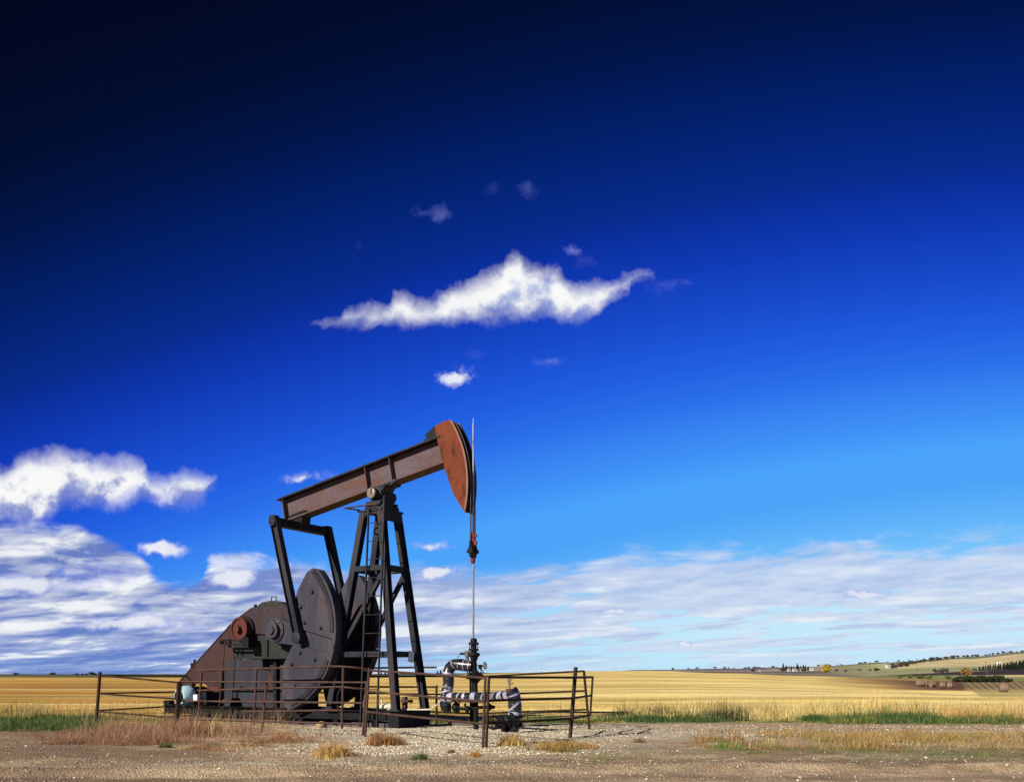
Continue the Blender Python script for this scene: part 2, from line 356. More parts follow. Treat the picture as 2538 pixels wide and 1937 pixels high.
def attr_mat(name, noise_amt=.3, scale=3, transl=0.0, rough=.85):
    m, N = newmat(name); a = N.n('ShaderNodeAttribute'); a.attribute_name = 'Col'
    pos = N.n('ShaderNodeNewGeometry').outputs['Position']
    k = N.mr(N.noise(pos, scale, 4, .6), .3, .7, 1 - noise_amt, 1 + noise_amt)
    c = N.v('SCALE', a.outputs['Color']); N.l(k, c.node.inputs['Scale'])
    b = finish(N, c, rough, spec=.15)
    if transl:
        t = N.n('ShaderNodeBsdfTranslucent'); N.l(c, t.inputs[0]); x = N.n('ShaderNodeMixShader'); x.inputs[0].default_value = transl
        N.l(b.outputs[0], x.inputs[1]); N.l(t.outputs[0], x.inputs[2])
        o = [q for q in m.node_tree.nodes if q.type == 'OUTPUT_MATERIAL'][0]; N.l(x.outputs[0], o.inputs[0])
    return m
M['blade'] = attr_mat('grass_blades', .12, 2, .3)
M['leaf'] = attr_mat('tree_leaves', .15, 1, .2)

def mesh_np(name, verts, faces, mat, cols=None, smooth=False, parent=None):
    """big meshes straight from numpy; faces is (n,k)"""
    me = bpy.data.meshes.new(name); n, k = faces.shape
    me.vertices.add(len(verts)); me.vertices.foreach_set('co', np.asarray(verts, np.float32).ravel())
    me.loops.add(n * k); me.loops.foreach_set('vertex_index', faces.astype(np.int32).ravel())
    me.polygons.add(n); me.polygons.foreach_set('loop_start', np.arange(0, n * k, k, dtype=np.int32))
    if smooth: me.polygons.foreach_set('use_smooth', np.ones(n, bool))
    me.update(calc_edges=True)
    if cols is not None:
        at = me.color_attributes.new('Col', 'FLOAT_COLOR', 'POINT')
        at.data.foreach_set('color', np.concatenate([cols, np.ones((len(cols), 1))], 1).astype(np.float32).ravel())
    me.materials.append(mat); o = bpy.data.objects.new(name, me); C.objects.link(o)
    if parent: o.parent = parent
    return o

# ------------------------------------------------------------------ terrain
def vnoise(x, y, seed=0):
    """smooth value noise in numpy"""
    r = np.random.default_rng(seed + 100).random((64, 64))
    xi = np.floor(x).astype(int); yi = np.floor(y).astype(int); fx = x - xi; fy = y - yi
    fx = fx*fx*(3-2*fx); fy = fy*fy*(3-2*fy)
    a = r[xi % 64, yi % 64]; b = r[(xi+1) % 64, yi % 64]; c_ = r[xi % 64, (yi+1) % 64]; d_ = r[(xi+1) % 64, (yi+1) % 64]
    return (a*(1-fx)+b*fx)*(1-fy) + (c_*(1-fx)+d_*fx)*fy - .5
def fbm(x, y, oct=4, seed=0):
    s = 0; a = 1
    for i in range(oct):
        c_, q_ = math.cos(.6+1.1*i), math.sin(.6+1.1*i); s = s + a * vnoise((x*c_-y*q_) * 2**i + 7*i, (x*q_+y*c_) * 2**i, seed + i); a *= .5
    return s
LY = np.array([27, 60, 120, 250, 400, 600, 1000, 1500, 2500, 4500.])
LPX = np.array([-400, 0, 900, 1269, 1450, 1600, 1800, 2000, 2200, 2400, 2538, 3000.])
LPY = np.array([
 [1790,1723,1696,1682,1677,1675,1673,1672,1671,1670],[1790,1723,1696,1682,1677,1675,1673,1672,1671,1670],
 [1790,1723,1696,1682,1677,1675,1673,1672,1671,1670],[1790,1723,1695,1678,1668,1667.5,1668,1668,1668,1667],
 [1790,1723,1693,1673,1663,1663,1665,1666,1666,1665],[1790,1723,1692,1672,1661,1662,1664,1663,1659.5,1660],
 [1790,1723,1693,1676,1667,1668.5,1668,1664,1656,1658],[1790,1723,1697,1682,1674,1671,1668,1661,1652,1655],
 [1790,1723,1704,1690,1681,1675,1669,1656,1641,1646],[1790,1725,1713,1699,1689,1674,1662,1649,1627,1634],
 [1790,1725,1714,1700,1689,1673,1659,1643,1615,1624],[1790,1725,1714,1700,1689,1673,1656,1637,1606,1612]])
LZ = HC + (HY - LPY) * LY / FL
def height(X, Y):
    X = np.asarray(X, float); Y = np.asarray(Y, float)
    near = .05 * fbm(X*.25, Y*.25, 3, 3) + .03 * fbm(X*1.3, Y*1.3, 3, 8)
    rut = lambda y0, w_, dd, ph: -dd * np.exp(-((Y - y0 - .25*np.sin(X*.18+ph)) / w_)**2)
    near = near + rut(13.6, .28, .07, 0) + rut(15.6, .3, .05, 1) + .04*np.exp(-((Y-14.1-.2*np.sin(X*.18))/.2)**2)
    near = near + .09 * np.exp(-((X+1.5)/4.5)**2 - ((Y-22.3)/2.0)**2) * (1 + .5*fbm(X*.8, Y*.8, 3, 20))
    pad = np.exp(-(np.maximum(0, np.abs(X+6)-6)/2)**2 - (np.maximum(0, np.abs(Y-26)-3)/1.)**2)
    near = near * (1 - .75*pad)
    px = CX + FL * X / np.maximum(Y, 1); ly = np.log(np.clip(Y, 27, 4500)); LL = np.log(LY)
    ii = np.clip(np.searchsorted(LPX, px) - 1, 0, len(LPX)-2); fx = np.clip((px - LPX[ii]) / (LPX[ii+1]-LPX[ii]), 0, 1); fx = fx*fx*(3-2*fx)
    jj = np.clip(np.searchsorted(LL, ly) - 1, 0, len(LL)-2); fy = np.clip((ly - LL[jj]) / (LL[jj+1]-LL[jj]), 0, 1)
    far = (LZ[ii,jj]*(1-fx)+LZ[ii+1,jj]*fx)*(1-fy) + (LZ[ii,jj+1]*(1-fx)+LZ[ii+1,jj+1]*fx)*fy
    far = far + np.where(Y > 200, .0009 * Y * fbm(X/90, Y/260, 3, 5), 0)
    t = np.clip((Y - 26) / 8, 0, 1)
    return near * (1 - t) + far * np.clip((Y-27)/3, 0, 1)
def hz(x, y): return float(height(np.array([x]), np.array([y]))[0])
def G(px, py, dz=0.0):
    """a point on the ground from its bearing and its drop below eye level"""
    Y = HC * FL / (py - HY); X = (px - CX) / FL * Y
    return Vector((X, Y, hz(X, Y) + dz))
def at(px, py, Y): return Vector(((px - CX) / FL * Y, Y, HC + (HY - py) / FL * Y))

def grid(xs, ys, polar=False):
    Xg, Yg = np.meshgrid(xs, ys); Xg = Xg * Yg if polar else Xg
    Z = height(Xg, Yg); nx = len(xs); ny = len(ys)
    idx = np.arange(nx*ny).reshape(ny, nx)
    f = np.stack([idx[:-1,:-1], idx[:-1,1:], idx[1:,1:], idx[1:,:-1]], -1).reshape(-1, 4)
    return Xg, Yg, Z, f
# near ground: gravel lease pad and track
xs = np.concatenate([np.linspace(-90, -17, 40), np.arange(-16.9, 16.91, .065), np.linspace(17, 90, 40)])
ys = np.concatenate([np.linspace(-60, 9, 30), np.arange(9.1, 26.9, .075), [27.0]])
X, Y, Z, F = grid(xs, ys)
Z = Z + np.where((np.abs(X) < 17) & (Y > 9), .016 * fbm(X*5.3, Y*5.3, 3, 33) + .02*fbm(X*1.9, Y*2.6, 3, 35), 0)
PXn = CX + FL * X / np.maximum(Y, 3); PYn = HY + HC * FL / np.maximum(Y, 3)
wob = fbm(X*.5, Y*.9, 4, 40)
white = np.exp(-((PXn-1050)/520)**2 - ((PYn-1828)/42)**2) * 1.5          # fresh pale gravel round the well
white += .62*np.exp(-((PXn-950)/700)**2 - ((PYn-1892)/13)**2) + .4*np.exp(-((PXn-1700)/700)**2 - ((PYn-1922)/8)**2)
white += .55*np.exp(-((PXn-1700)/300)**2 - ((PYn-1820)/18)**2)
white = np.clip(white + wob*.9 - .12, 0, 1)
soil = np.exp(-((PYn-1886)/12)**2)*np.clip((PXn-850)/300, 0, 1) + .9*np.exp(-((PYn-1864)/12)**2)*np.clip((900-PXn)/400, 0, 1)+ .9*np.exp(-((PYn-1930)/9)**2)
soil = np.clip(soil + .8*np.clip((700-PXn)/600, 0, 1)*(1-np.exp(-((PYn-1895)/10)**2)) + wob*1.1, 0, 1)
green = np.clip(np.exp(-((PYn-1862)/16)**2 - ((PXn-2100)/500)**4)*.9 + fbm(X*1.1, Y*1.7, 4, 50)*.8, 0, 1)
cols = np.stack([white, soil, green], -1).reshape(-1, 3)
m, N = newmat('gravel_and_dirt')
at_ = N.n('ShaderNodeAttribute'); at_.attribute_name = 'Col'; aw, as_, ag = N.sep(at_.outputs['Vector'])
pos = N.n('ShaderNodeNewGeometry').outputs['Position']
vor = N.n('ShaderNodeTexVoronoi'); N.l(N.v('MULTIPLY', pos, (1, 1, .2)), vor.inputs['Vector']); vor.inputs['Scale'].default_value = 26
vor2 = N.n('ShaderNodeTexVoronoi'); N.l(N.v('MULTIPLY', pos, (1, 1, .2)), vor2.inputs['Vector']); vor2.inputs['Scale'].default_value = 46
v1 = N.sep(vor.outputs['Color'])[0]; v2 = N.sep(vor2.outputs['Color'])[1]
n1 = N.noise(pos, 1.3, 6, .65); n2 = N.noise(pos, 12, 6, .7)
dirt = N.mix(N.mr(n2, .35, .65), (.29,.205,.125), (.50,.375,.245))
dirt = N.mix(N.mr(v2, .80, 1.0, 0, .55), dirt, (.52,.43,.31))
pale = N.mix(N.mr(v1, 0, 1), (.30,.245,.165), (.84,.76,.60))
pale = N.mix(N.mr(v2, .6, .95, 0, .7), pale, (.74,.69,.58))
pale = N.mix(N.mr(vor.outputs['Distance'], .25, .65, 0, .6), pale, (.20,.155,.11))
g = N.m('ADD', N.m('ADD', N.m('MULTIPLY', aw, 1.0), N.mr(n1, .35, .68, -.28, .20)), N.m('MULTIPLY', N.m('SUBTRACT', v2, .5), .5))
c = N.mix(N.mr(g, .25, .75, .08, 1, True), dirt, pale)
c = N.mix(N.m('MULTIPLY', as_, N.mr(n2, .3, .6, .35, .9)), c, (.15,.100,.068))
c = N.mix(N.mr(N.m('ADD', ag, N.m('MULTIPLY', N.m('SUBTRACT', n2, .5), .8)), .35, .8, 0, .55), c, (.11,.12,.045))
pt = N.noise(N.v('MULTIPLY', pos, (.55, 1.0, 1)), .9, 7, .68); pt2 = N.noise(N.v('MULTIPLY', pos, (.5, 1.6, 1)), 2.6, 6, .7)
damp = N.m('MULTIPLY', N.mr(N.m('ADD', N.m('MULTIPLY', pt, .6), N.m('MULTIPLY', pt2, .4)), .47, .60, 0, .75), N.mr(aw, .2, .9, 1, .15))
c = N.mix(damp, c, (.175,.115,.068))
c = N.mix(N.m('MULTIPLY', N.mr(pt2, .30, .44, .5, 0), N.mr(aw, 0, .6, .4, 1)), c, (.62,.54,.42))
hgt = N.m('ADD', N.m('MULTIPLY', N.m('SUBTRACT', .6, vor.outputs['Distance']), 1.0), N.m('MULTIPLY', n2, .9))
finish(N, c, .92, bump=hgt, bstr=.7, bdist=.03, spec=.1)
M['gravel'] = m
o = mesh_np('gravel_ground', np.stack([X, Y, Z], -1).reshape(-1, 3), F, m, cols, True); tag(o, kind='structure')

# fields beyond: one land surface split into the stubble field and the far country
def land(name, y0, y1, rows, cols_n, mat):
    us = np.linspace(-1.15, 1.15, cols_n); ys = np.geomspace(y0, y1, rows)
    if name == 'f': us = np.unique(np.concatenate([us[(us < .50) | (us > .60)], np.arange(.5, .6, .0012)]))
    X, Y, Z, F = grid(us, ys, True); px = CX + FL * X / Y
    return X, Y, Z, F, px
gold = np.array([.64,.38,.075])
X, Y, Z, F, px = land('f', 27, 430, 300, 640, None)
drop = (HC - Z) / Y * FL                                     # how far below eye level the land lies
col_ = np.tile(gold, (*X.shape, 1)).astype(float)
k = np.clip((px-500)/1100, 0, 1)[..., None]; col_ = col_*(1-k) + np.array([.90,.69,.24])*k
k = (np.clip((900-px)/900, 0, 1) * np.exp(-((Y-95)/35)**2))[..., None]*.6; col_ = col_*(1-k) + np.array([.44,.21,.05])*k
wb = fbm(X/25, Y/40, 4, 61)
def blend(mask, cc):
    global col_
    mask = np.clip(mask, 0, 1)[..., None]; col_ = col_*(1-mask) + np.array(cc)*mask
sstep = lambda a, lo, hi: np.clip((a-lo)/(hi-lo), 0, 1)
blend(sstep(Y+wb*30, 320, 350)*sstep(-px, -1240, -1050), (.085,.095,.035))                   # green pasture beyond the stubble, cloud shadow painted into its colour
sw = fbm(X/70, (Y+X*.05)/7, 4, 63); sw2 = fbm(X/30, (Y+X*.08)/14, 3, 66); lf = np.clip((1500-px)/1300, 0, 1)
blend(sstep(sw+.5*sw2, .08, .42)*(.30+.55*lf), (.42,.215,.055)); blend(sstep(-sw+.6*sw2, .12, .45)*.45, (.90,.74,.36))
R1 = sstep(px+wb*140, 2000, 2240)
blend(R1*sstep(-drop+wb*3, -44, -40), (.48,.28,.10))                                         # duller stubble in the dip
blend(R1*sstep(-drop+wb*2.5, -27, -24)*sstep(drop+wb*2.5, 10, 12), (.40,.25,.10))
brown = sstep(px+wb*50-(drop-22)*3, 2130, 2280)*sstep(-px, -2405, -2385)*sstep(-drop+wb*4, -43, -39)*sstep(drop+wb*2+np.clip(2300-px,0,200)*.02, 18, 20.5)
blend(brown, (.125,.062,.036))
st = .5+.5*np.sin((px - (drop-20)*1.3)*.36)
stripe = sstep(px+(34-drop)*1.4, 2396, 2402)*sstep(-drop, -60, -50)*sstep(drop, 20.5, 21.5)
blend(stripe, (.17,.125,.060)); blend(stripe*st**2*.7, (.44,.36,.20)); blend(stripe*sstep(drop, 36, 46)*.8, (.62,.48,.18))
blend(sstep(px, 2480, 2560)*sstep(drop, 14, 16)*sstep(-drop, -22, -20.5), (.14,.07,.03))
m, N = newmat('stubble'); a = N.n('ShaderNodeAttribute'); a.attribute_name = 'Col'
pos = N.n('ShaderNodeNewGeometry').outputs['Position']; x_, y_, z_ = N.sep(pos)
bent = N.m('ADD', N.m('ADD', y_, N.m('MULTIPLY', x_, .05)), N.m('MULTIPLY', N.noise(pos, .03, 3, .5), 22))
rows = N.noise(N.xyz(N.m('MULTIPLY', x_, .010), N.m('MULTIPLY', bent, .13), 0), 1.0, 5, .7)
rowsf = N.noise(N.xyz(N.m('MULTIPLY', x_, .05), N.m('MULTIPLY', bent, .7), 0), 1.0, 4, .7)
tuft = N.noise(N.v('MULTIPLY', pos, (1, .6, 1)), 3.2, 5, .75)
k = N.m('ADD', N.mr(rows, .36, .60, .56, 1.15), N.mr(rowsf, .35, .65, -.24, .18)); k = N.m('ADD', k, N.mr(tuft, .3, .7, -.36, .26)); k = N.m('ADD', k, N.mr(N.noise(N.v('MULTIPLY', pos, (.08, .25, 1)), 1.0, 5, .7), .35, .65, -.14, .14))
cc = N.v('SCALE', a.outputs['Color']); N.l(k, cc.node.inputs['Scale'])
warm = N.mix(N.mr(rows, .30, .5, .45, 0), cc, (.36,.17,.04)); warm = N.mix(N.mr(rowsf, .60, .72, 0, .35), warm, (.86,.74,.42)); finish(N, warm, .9, bump=tuft, bstr=.8, bdist=.12, spec=.1)
M['stubble'] = m
o = mesh_np('stubble_field', np.stack([X, Y, Z], -1).reshape(-1, 3), F, m, col_.reshape(-1, 3), True); tag(o, kind='structure')

X, Y, Z, F, px = land('h', 430, 5200, 230, 760, None)
drop = (HC - Z) / Y * FL
wb = fbm(X/180, Y/300, 4, 71); wb2 = fbm(X/60, Y/120, 4, 75)
col_ = np.tile(np.array([.085,.09,.04]), (*X.shape, 1)).astype(float)                  # left: distant pasture, its colour darkened as cloud shadow
rr = sstep(px, 1250, 1500)
blend(rr, (.20,.16,.13)); blend(rr*sstep(Y+wb*300, 700, 800), (.24,.17,.16)); blend(rr*sstep(Y+wb2*300, 1500, 1700)*sstep(wb2, -.1, .2), (.44,.35,.27))
blend(rr*sstep(wb2*1.2+wb, .1, .25)*sstep(-Y, -1500, -1300), (.11,.10,.05))
blend(rr*sstep(Y, 1700, 1900)*sstep(-px, -2000, -1880), (.13,.105,.12))
r2 = sstep(px+wb2*50, 2050, 2170)
blend(r2, (.20,.21,.07)); blend(sstep(px+wb2*20, 2430, 2470)*sstep(Y, 520, 560)*sstep(-Y, -660, -640), (.62,.47,.20))
blend(r2*sstep(Y+wb*40, 585, 610), (.30,.28,.14)); 
dk_ = sstep(px+wb2*30, 2150, 2250)*sstep(Y+wb*40+np.clip(2300-px,0,200)*.6, 610, 625)*sstep(-Y-wb*50+(px-2300)*.9, -880, -850)
blend(dk_, (.034,.019,.018))
blend(r2*sstep(Y+wb*60, 1010, 1050), (.27,.27,.13))
hs = sstep(px+wb2*20, 2150, 2230)*sstep(Y+wb*60-(px-2200)*.2, 1330, 1400)
blend(hs, (.56,.46,.25)); blend(hs*(.5+.5*np.sin(X/12+Y/40))*.6, (.38,.32,.17))
blend(sstep(px, 1900, 2050)*sstep(Y+wb*60-(px-2200)*.35, 2030, 2100), (.15,.16,.08))
M['country'] = attr_mat('far_country', .25, .02, 0, .95)
o = mesh_np('far_hills', np.stack([X, Y, Z], -1).reshape(-1, 3), F, M['country'], col_.reshape(-1, 3), True); tag(o, kind='structure')

# ------------------------------------------------------------------ pump jack (local x runs along the beam towards the well, y away from the camera)
TH = R(31); MO = Vector((-3.701, 25.272, 0)); MC, MS = math.cos(TH), math.sin(TH)
def loc(px, py, y):
    r = (px - CX) / FL; x = (r*(MO.y + y*MC) - MO.x - y*MS) / (MC + r*MS); Yd = MO.y - x*MS + y*MC
    return Vector((x, y, HC + (HY - py) * Yd / FL))
pj = empty('pump_jack', MO, -TH)
tag(pj, 'large rust-streaked oil pump jack with tilted beam and orange horse head', 'pump jack')

# base
b = MB()
for y in (-.6, .6): b.ibeam((-8.67, y, .335), (1.12, y, .335), .27, .2, .025, .02)
for x in (-8.3, -7.2, -6.1, -5.2, -4.2, -3.1, -2.1, -1.4, -.4, .5): b.bar((x, -.59, .33), (x, .59, .33), .16, .2)
b.build('base_frame', M['black'], pj)
b = MB()
b.box(1.12, 1.16, -.72, .72, .03, .50); b.box(.78, 1.12, -.71, -.69, .05, .47); b.box(.9, 1.12, .69, .71, .05, .47)
b.bolts([(1.16, y, z) for y in (-.6, -.2, .2, .6) for z in (.1, .42)], (1, 0, 0))
b.build('end_plate', M['black'], pj)
for x in (-8.0, -5.9, -4.1, -3.35, -2.5, -1.15, .35):
    b = MB()
    b.bar((x, -.62, .02), (x, -.62, .2), .12, .16); b.bar((x, .62, .02), (x, .62, .2), .12, .16); b.bar((x, -.6, .11), (x, .6, .11), .08, .08)
    b.build('support_stub', M['black'], pj)

# samson post
zt, zb = 6.08, .48
tops = {'A': (-.36, -.34), 'B': (.27, -.34), 'C': (.27, .34), 'D': (-.36, .34)}
feet = {'A': (-1.35, -.66), 'B': (1.03, -.66), 'C': (1.03, .66), 'D': (-1.45, .66)}
def legp(kk, z):
    t = (z - zb) / (zt - zb); a, c_ = feet[kk], tops[kk]
    return Vector((a[0] + (c_[0]-a[0])*t, a[1] + (c_[1]-a[1])*t, z))
for kk in 'ABCD':
    b = MB(); b.ibeam(legp(kk, zb), legp(kk, zt), .19, .19, .018, .016, (0, 1, 0))
    f = legp(kk, zb); b.box(f.x-.19, f.x+.19, f.y-.15, f.y+.15, .475, .505)
    b.bolts([(f.x+i*.14, f.y+j*.1, .505) for i in (-1, 1) for j in (-1, 1)], (0, 0, 1))
    b.build('leg', M['slate'], pj)
def brace(p, q, s_=.11, nm='cross_brace'):
    b = MB(); b.ibeam(p, q, s_, s_, .012, .012, (0, 1, 0)); b.build(nm, M['slate'], pj)
for z in (4.45, 2.04):
    for a, c_ in ('AB', 'BC', 'CD', 'DA'):
        off = Vector((0, -.02, 0)) if (a, c_) == ('A', 'B') else Vector((0, 0, 0)); brace(legp(a, z)+off, legp(c_, z)+off, .15)
brace(legp('B', 4.35)+Vector((-.05,-.03,0)), legp('A', 2.14)+Vector((.05,-.03,0)), nm='diagonal_brace')
brace(legp('C', 4.35)+Vector((-.05,.03,0)), legp('D', 2.14)+Vector((.05,.03,0)), nm='diagonal_brace')
brace(legp('A', 1.95), legp('D', .6)+Vector((.1,0,0)), .09, 'diagonal_brace')
b = MB()
b.box(-.52, .42, -.46, .46, 6.06, 6.11); b.prism([(-.46,6.06),(.38,6.06),(.42,5.80),(.33,5.74),(.12,5.98),(-.2,5.98),(-.42,5.74),(-.5,5.80)], -.42, -.39)
b.prism([(-.46,6.06),(.38,6.06),(.42,5.80),(.33,5.74),(.12,5.98),(-.2,5.98),(-.42,5.74),(-.5,5.80)], .39, .42)
b.box(.38, .41, -.39, .39, 5.78, 6.06); b.box(-.33, .33, -.36, .36, 6.11, 6.22); b.box(-.26, .26, -.40, .40, 6.22, 6.34)
b.bolts([(i*.29, j*.3, 6.22) for i in (-1, 1) for j in (-1, 1)], (0, 0, 1), .025, .05)
b.build('post_crown', M['slate'], pj, bevel=.006)
pv = Vector((0, 0, 6.55))
b = MB(); b.lathe([(.12,-.47),(.16,-.46),(.16,-.30),(.20,-.29),(.20,.29),(.16,.30),(.16,.46),(.12,.47)], pv, (0, 1, 0), 28)
b.prism([(-.24,6.3),(.24,6.3),(.17,6.6),(-.17,6.6)], -.26, .26)
b.bolts([(.1*math.cos(a), -.47, 6.55+.1*math.sin(a)) for a in np.arange(0, 6.2, 1.047)], (0, -1, 0), .012, .015)
b.build('saddle_bearing', M['slate'], pj)
b = MB(); b.lathe([(.02,-.505),(.10,-.50),(.145,-.49),(.145,-.465)], pv, (0, 1, 0), 24)
b.tube([(.03,-.5,6.5),(.02,-.53,6.6),(.03,-.5,6.7),(.03,-.47,6.78)], .02, 6); b.build('bearing_cap', M['bronze'], pj)
# grease hoop sticking out behind the crown
b = MB(); b.tube([(.35+-.0,-.5,6.16)] + [(-.18+.62*math.cos(a), -.52+.17*math.sin(a)-.15, 6.17+.05*math.sin(a)) for a in np.linspace(-.6, 3.9, 18)] + [(-.45,-.42,6.12)], .022, 8)
b.build('guard_hoop', M['rustpipe'], pj)

# ladder
lt = [loc(914, 1252, -.50), loc(953, 1238, -.50)]; lb = [loc(893, 1792, -.92), loc(934, 1800, -.92)]
lb[0].z = lb[1].z = .04
lt[0].z = 6.12; lt[1].z = 6.42
lad = MB()
for p, q in zip(lt, lb): lad.bar(p, q, .035, .05, (0, 1, 0))
lad.build('ladder_rail', M['slate'], pj)
for i in range(11):
    z = 5.70 - i*.515; pq = [lt[j] + (lb[j]-lt[j]) * ((lt[j].z - z) / (lt[j].z - lb[j].z)) for j in (0, 1)]
    r_ = MB(); r_.tube(pq, .013, 6); r_.build('rung', M['slate'], pj)

# walking beam
PIT = math.atan2(7.55-6.47, 2.1+3.85); ub = Vector((math.cos(PIT), 0, math.sin(PIT))); un = Vector((-math.sin(PIT), 0, math.cos(PIT)))
bc = Vector((0, 0, 7.15)); p0 = bc - ub*3.95; p1 = bc + ub*2.28
b = MB(); b.bar(p0, p1, .03, .68, tuple(un))
for s_ in (-3.75, -.45, .45):
    for yy in (-.1, .1): b.bar(bc + ub*s_ - un*.338 + Vector((0, yy, 0)), bc + ub*s_ + un*.338 + Vector((0, yy, 0)), .17, .02, tuple(ub))
wb_ = b.build('walking_beam', M['beam'], pj)
for k in (-1, 1):
    b = MB(); b.bar(p0 + un*.362*k, p1 + un*.362*k, .44, .045, tuple(un)); b.build('flange', M['slate'] if k > 0 else M['beam'], wb_)  # upper flange coloured darker to carry its shadow strip
b = MB(); b.bar(bc-ub*.42-un*.40, bc+ub*.42-un*.40, .5, .05, tuple(un)); b.prism([(-.3,6.76),(.33,6.83),(.15,6.58),(-.15,6.58)], -.24, .24)
b.bolts([bc+ub*i-un*.375+Vector((0, j, 0)) for i in (-.36, -.2, .2, .36) for j in (-.22, .22)], tuple(un), .02, .03)
b.bar(Vector((.45,-.2,6.78)), Vector((.72,-.2,6.90)), .06, .06); b.build('beam_saddle', M['slate'], pj)

# horse head
def hp(r, deg): return (r*math.cos(R(deg)), pv.z + r*math.sin(R(deg)))
arc = [hp(3.06, a) for a in np.linspace(-14.5, 34.5, 26)]
sideplate = arc + [(2.33, 8.30), (1.99, 8.20), (2.06, 7.86), (2.33, 6.97), (2.62, 6.27)]
for y0, y1, in ((-.20, -.18), (.18, .20)):
    b = MB(); b.prism(sideplate, y0, y1); b.build('head_side_plate', M['head'], pj)
b = MB(); r0 = [hp(3.045, a) for a in np.linspace(-14.4, 34.4, 26)]; r1 = [hp(3.02, a) for a in np.linspace(34.4, -14.4, 26)]
b.prism(r0 + r1, -.178, .178); b.build('head_face', M['black'], pj)  # near-black colour stands in for the shade on the head's front
for y0, y1 in ((-.215, -.185), (.185, .215)):
    b = MB(); b.prism([hp(3.085, a) for a in np.linspace(-14.7, 34.7, 26)] + [hp(3.035, a) for a in np.linspace(34.7, -14.7, 26)], y0, y1)
    b.build('head_rim', M['rim'], pj)
b = MB(); b.prism([(2.0,8.18),(2.08,7.86),(2.36,6.97),(2.64,6.28),(2.92,5.82),(2.96,5.86),(2.68,6.32),(2.4,7.0),(2.12,7.9),(2.06,8.18)], -.175, .175); b.build('head_back_plate', M['black'], pj)
b = MB()
q = bc + ub*2.05 + un*.40
b.bar(q - ub*.35, q + ub*.30, .34, .10, tuple(un)); b.bar(q + un*.02, q + un*.30 - ub*.12, .26, .12, (0, 1, 0)); b.bar(q - ub*.2 + un*.05, q - ub*.28 + un*.26, .2, .05, (0,1,0))
b.build('head_latch', M['black'], pj)

# bridle, carrier bar
tg = hp(3.10, 0)
for yy in (-.10, .10):
    pts = [(hp(3.10, a)[0], yy, hp(3.10, a)[1]) for a in np.linspace(33, 0, 20)] + [(tg[0], yy, 5.2), (tg[0], yy, 4.82)]
    b = MB(); b.tube(pts, .020, 8); b.build('bridle_rope', M['wire'], pj)
b = MB(); b.box(tg[0]-.09, tg[0]+.09, -.16, .16, 4.70, 4.80); b.box(tg[0]-.06, tg[0]+.06, -.13, .13, 4.80, 4.88)
for yy in (-.1, .1): b.lathe([(.045,4.60),(.045,4.98),(.03,5.05)], (tg[0], yy, 0), (0,0,1), 10)
b.build('carrier_bar', M['black'], pj, bevel=.006)
b = MB(); b.lathe([(.045,4.885),(.075,4.90),(.075,5.06),(.06,5.08),(.075,5.10),(.075,5.24),(.045,5.26)], (tg[0]+.01, 0, 0), (0,0,1), 12)
b.box(tg[0]-.1, tg[0]+.12, -.03, .03, 4.93, 5.02); b.box(tg[0]-.1, tg[0]+.12, -.03, .03, 5.13, 5.20); b.build('rod_clamp', M['redclamp'], pj)
b = MB(); b.lathe([(.03,4.42),(.06,4.45),(.07,4.56),(.05,4.69)], (tg[0], 0, 0), (0,0,1), 12); b.build('load_cell', M['redclamp'], pj)

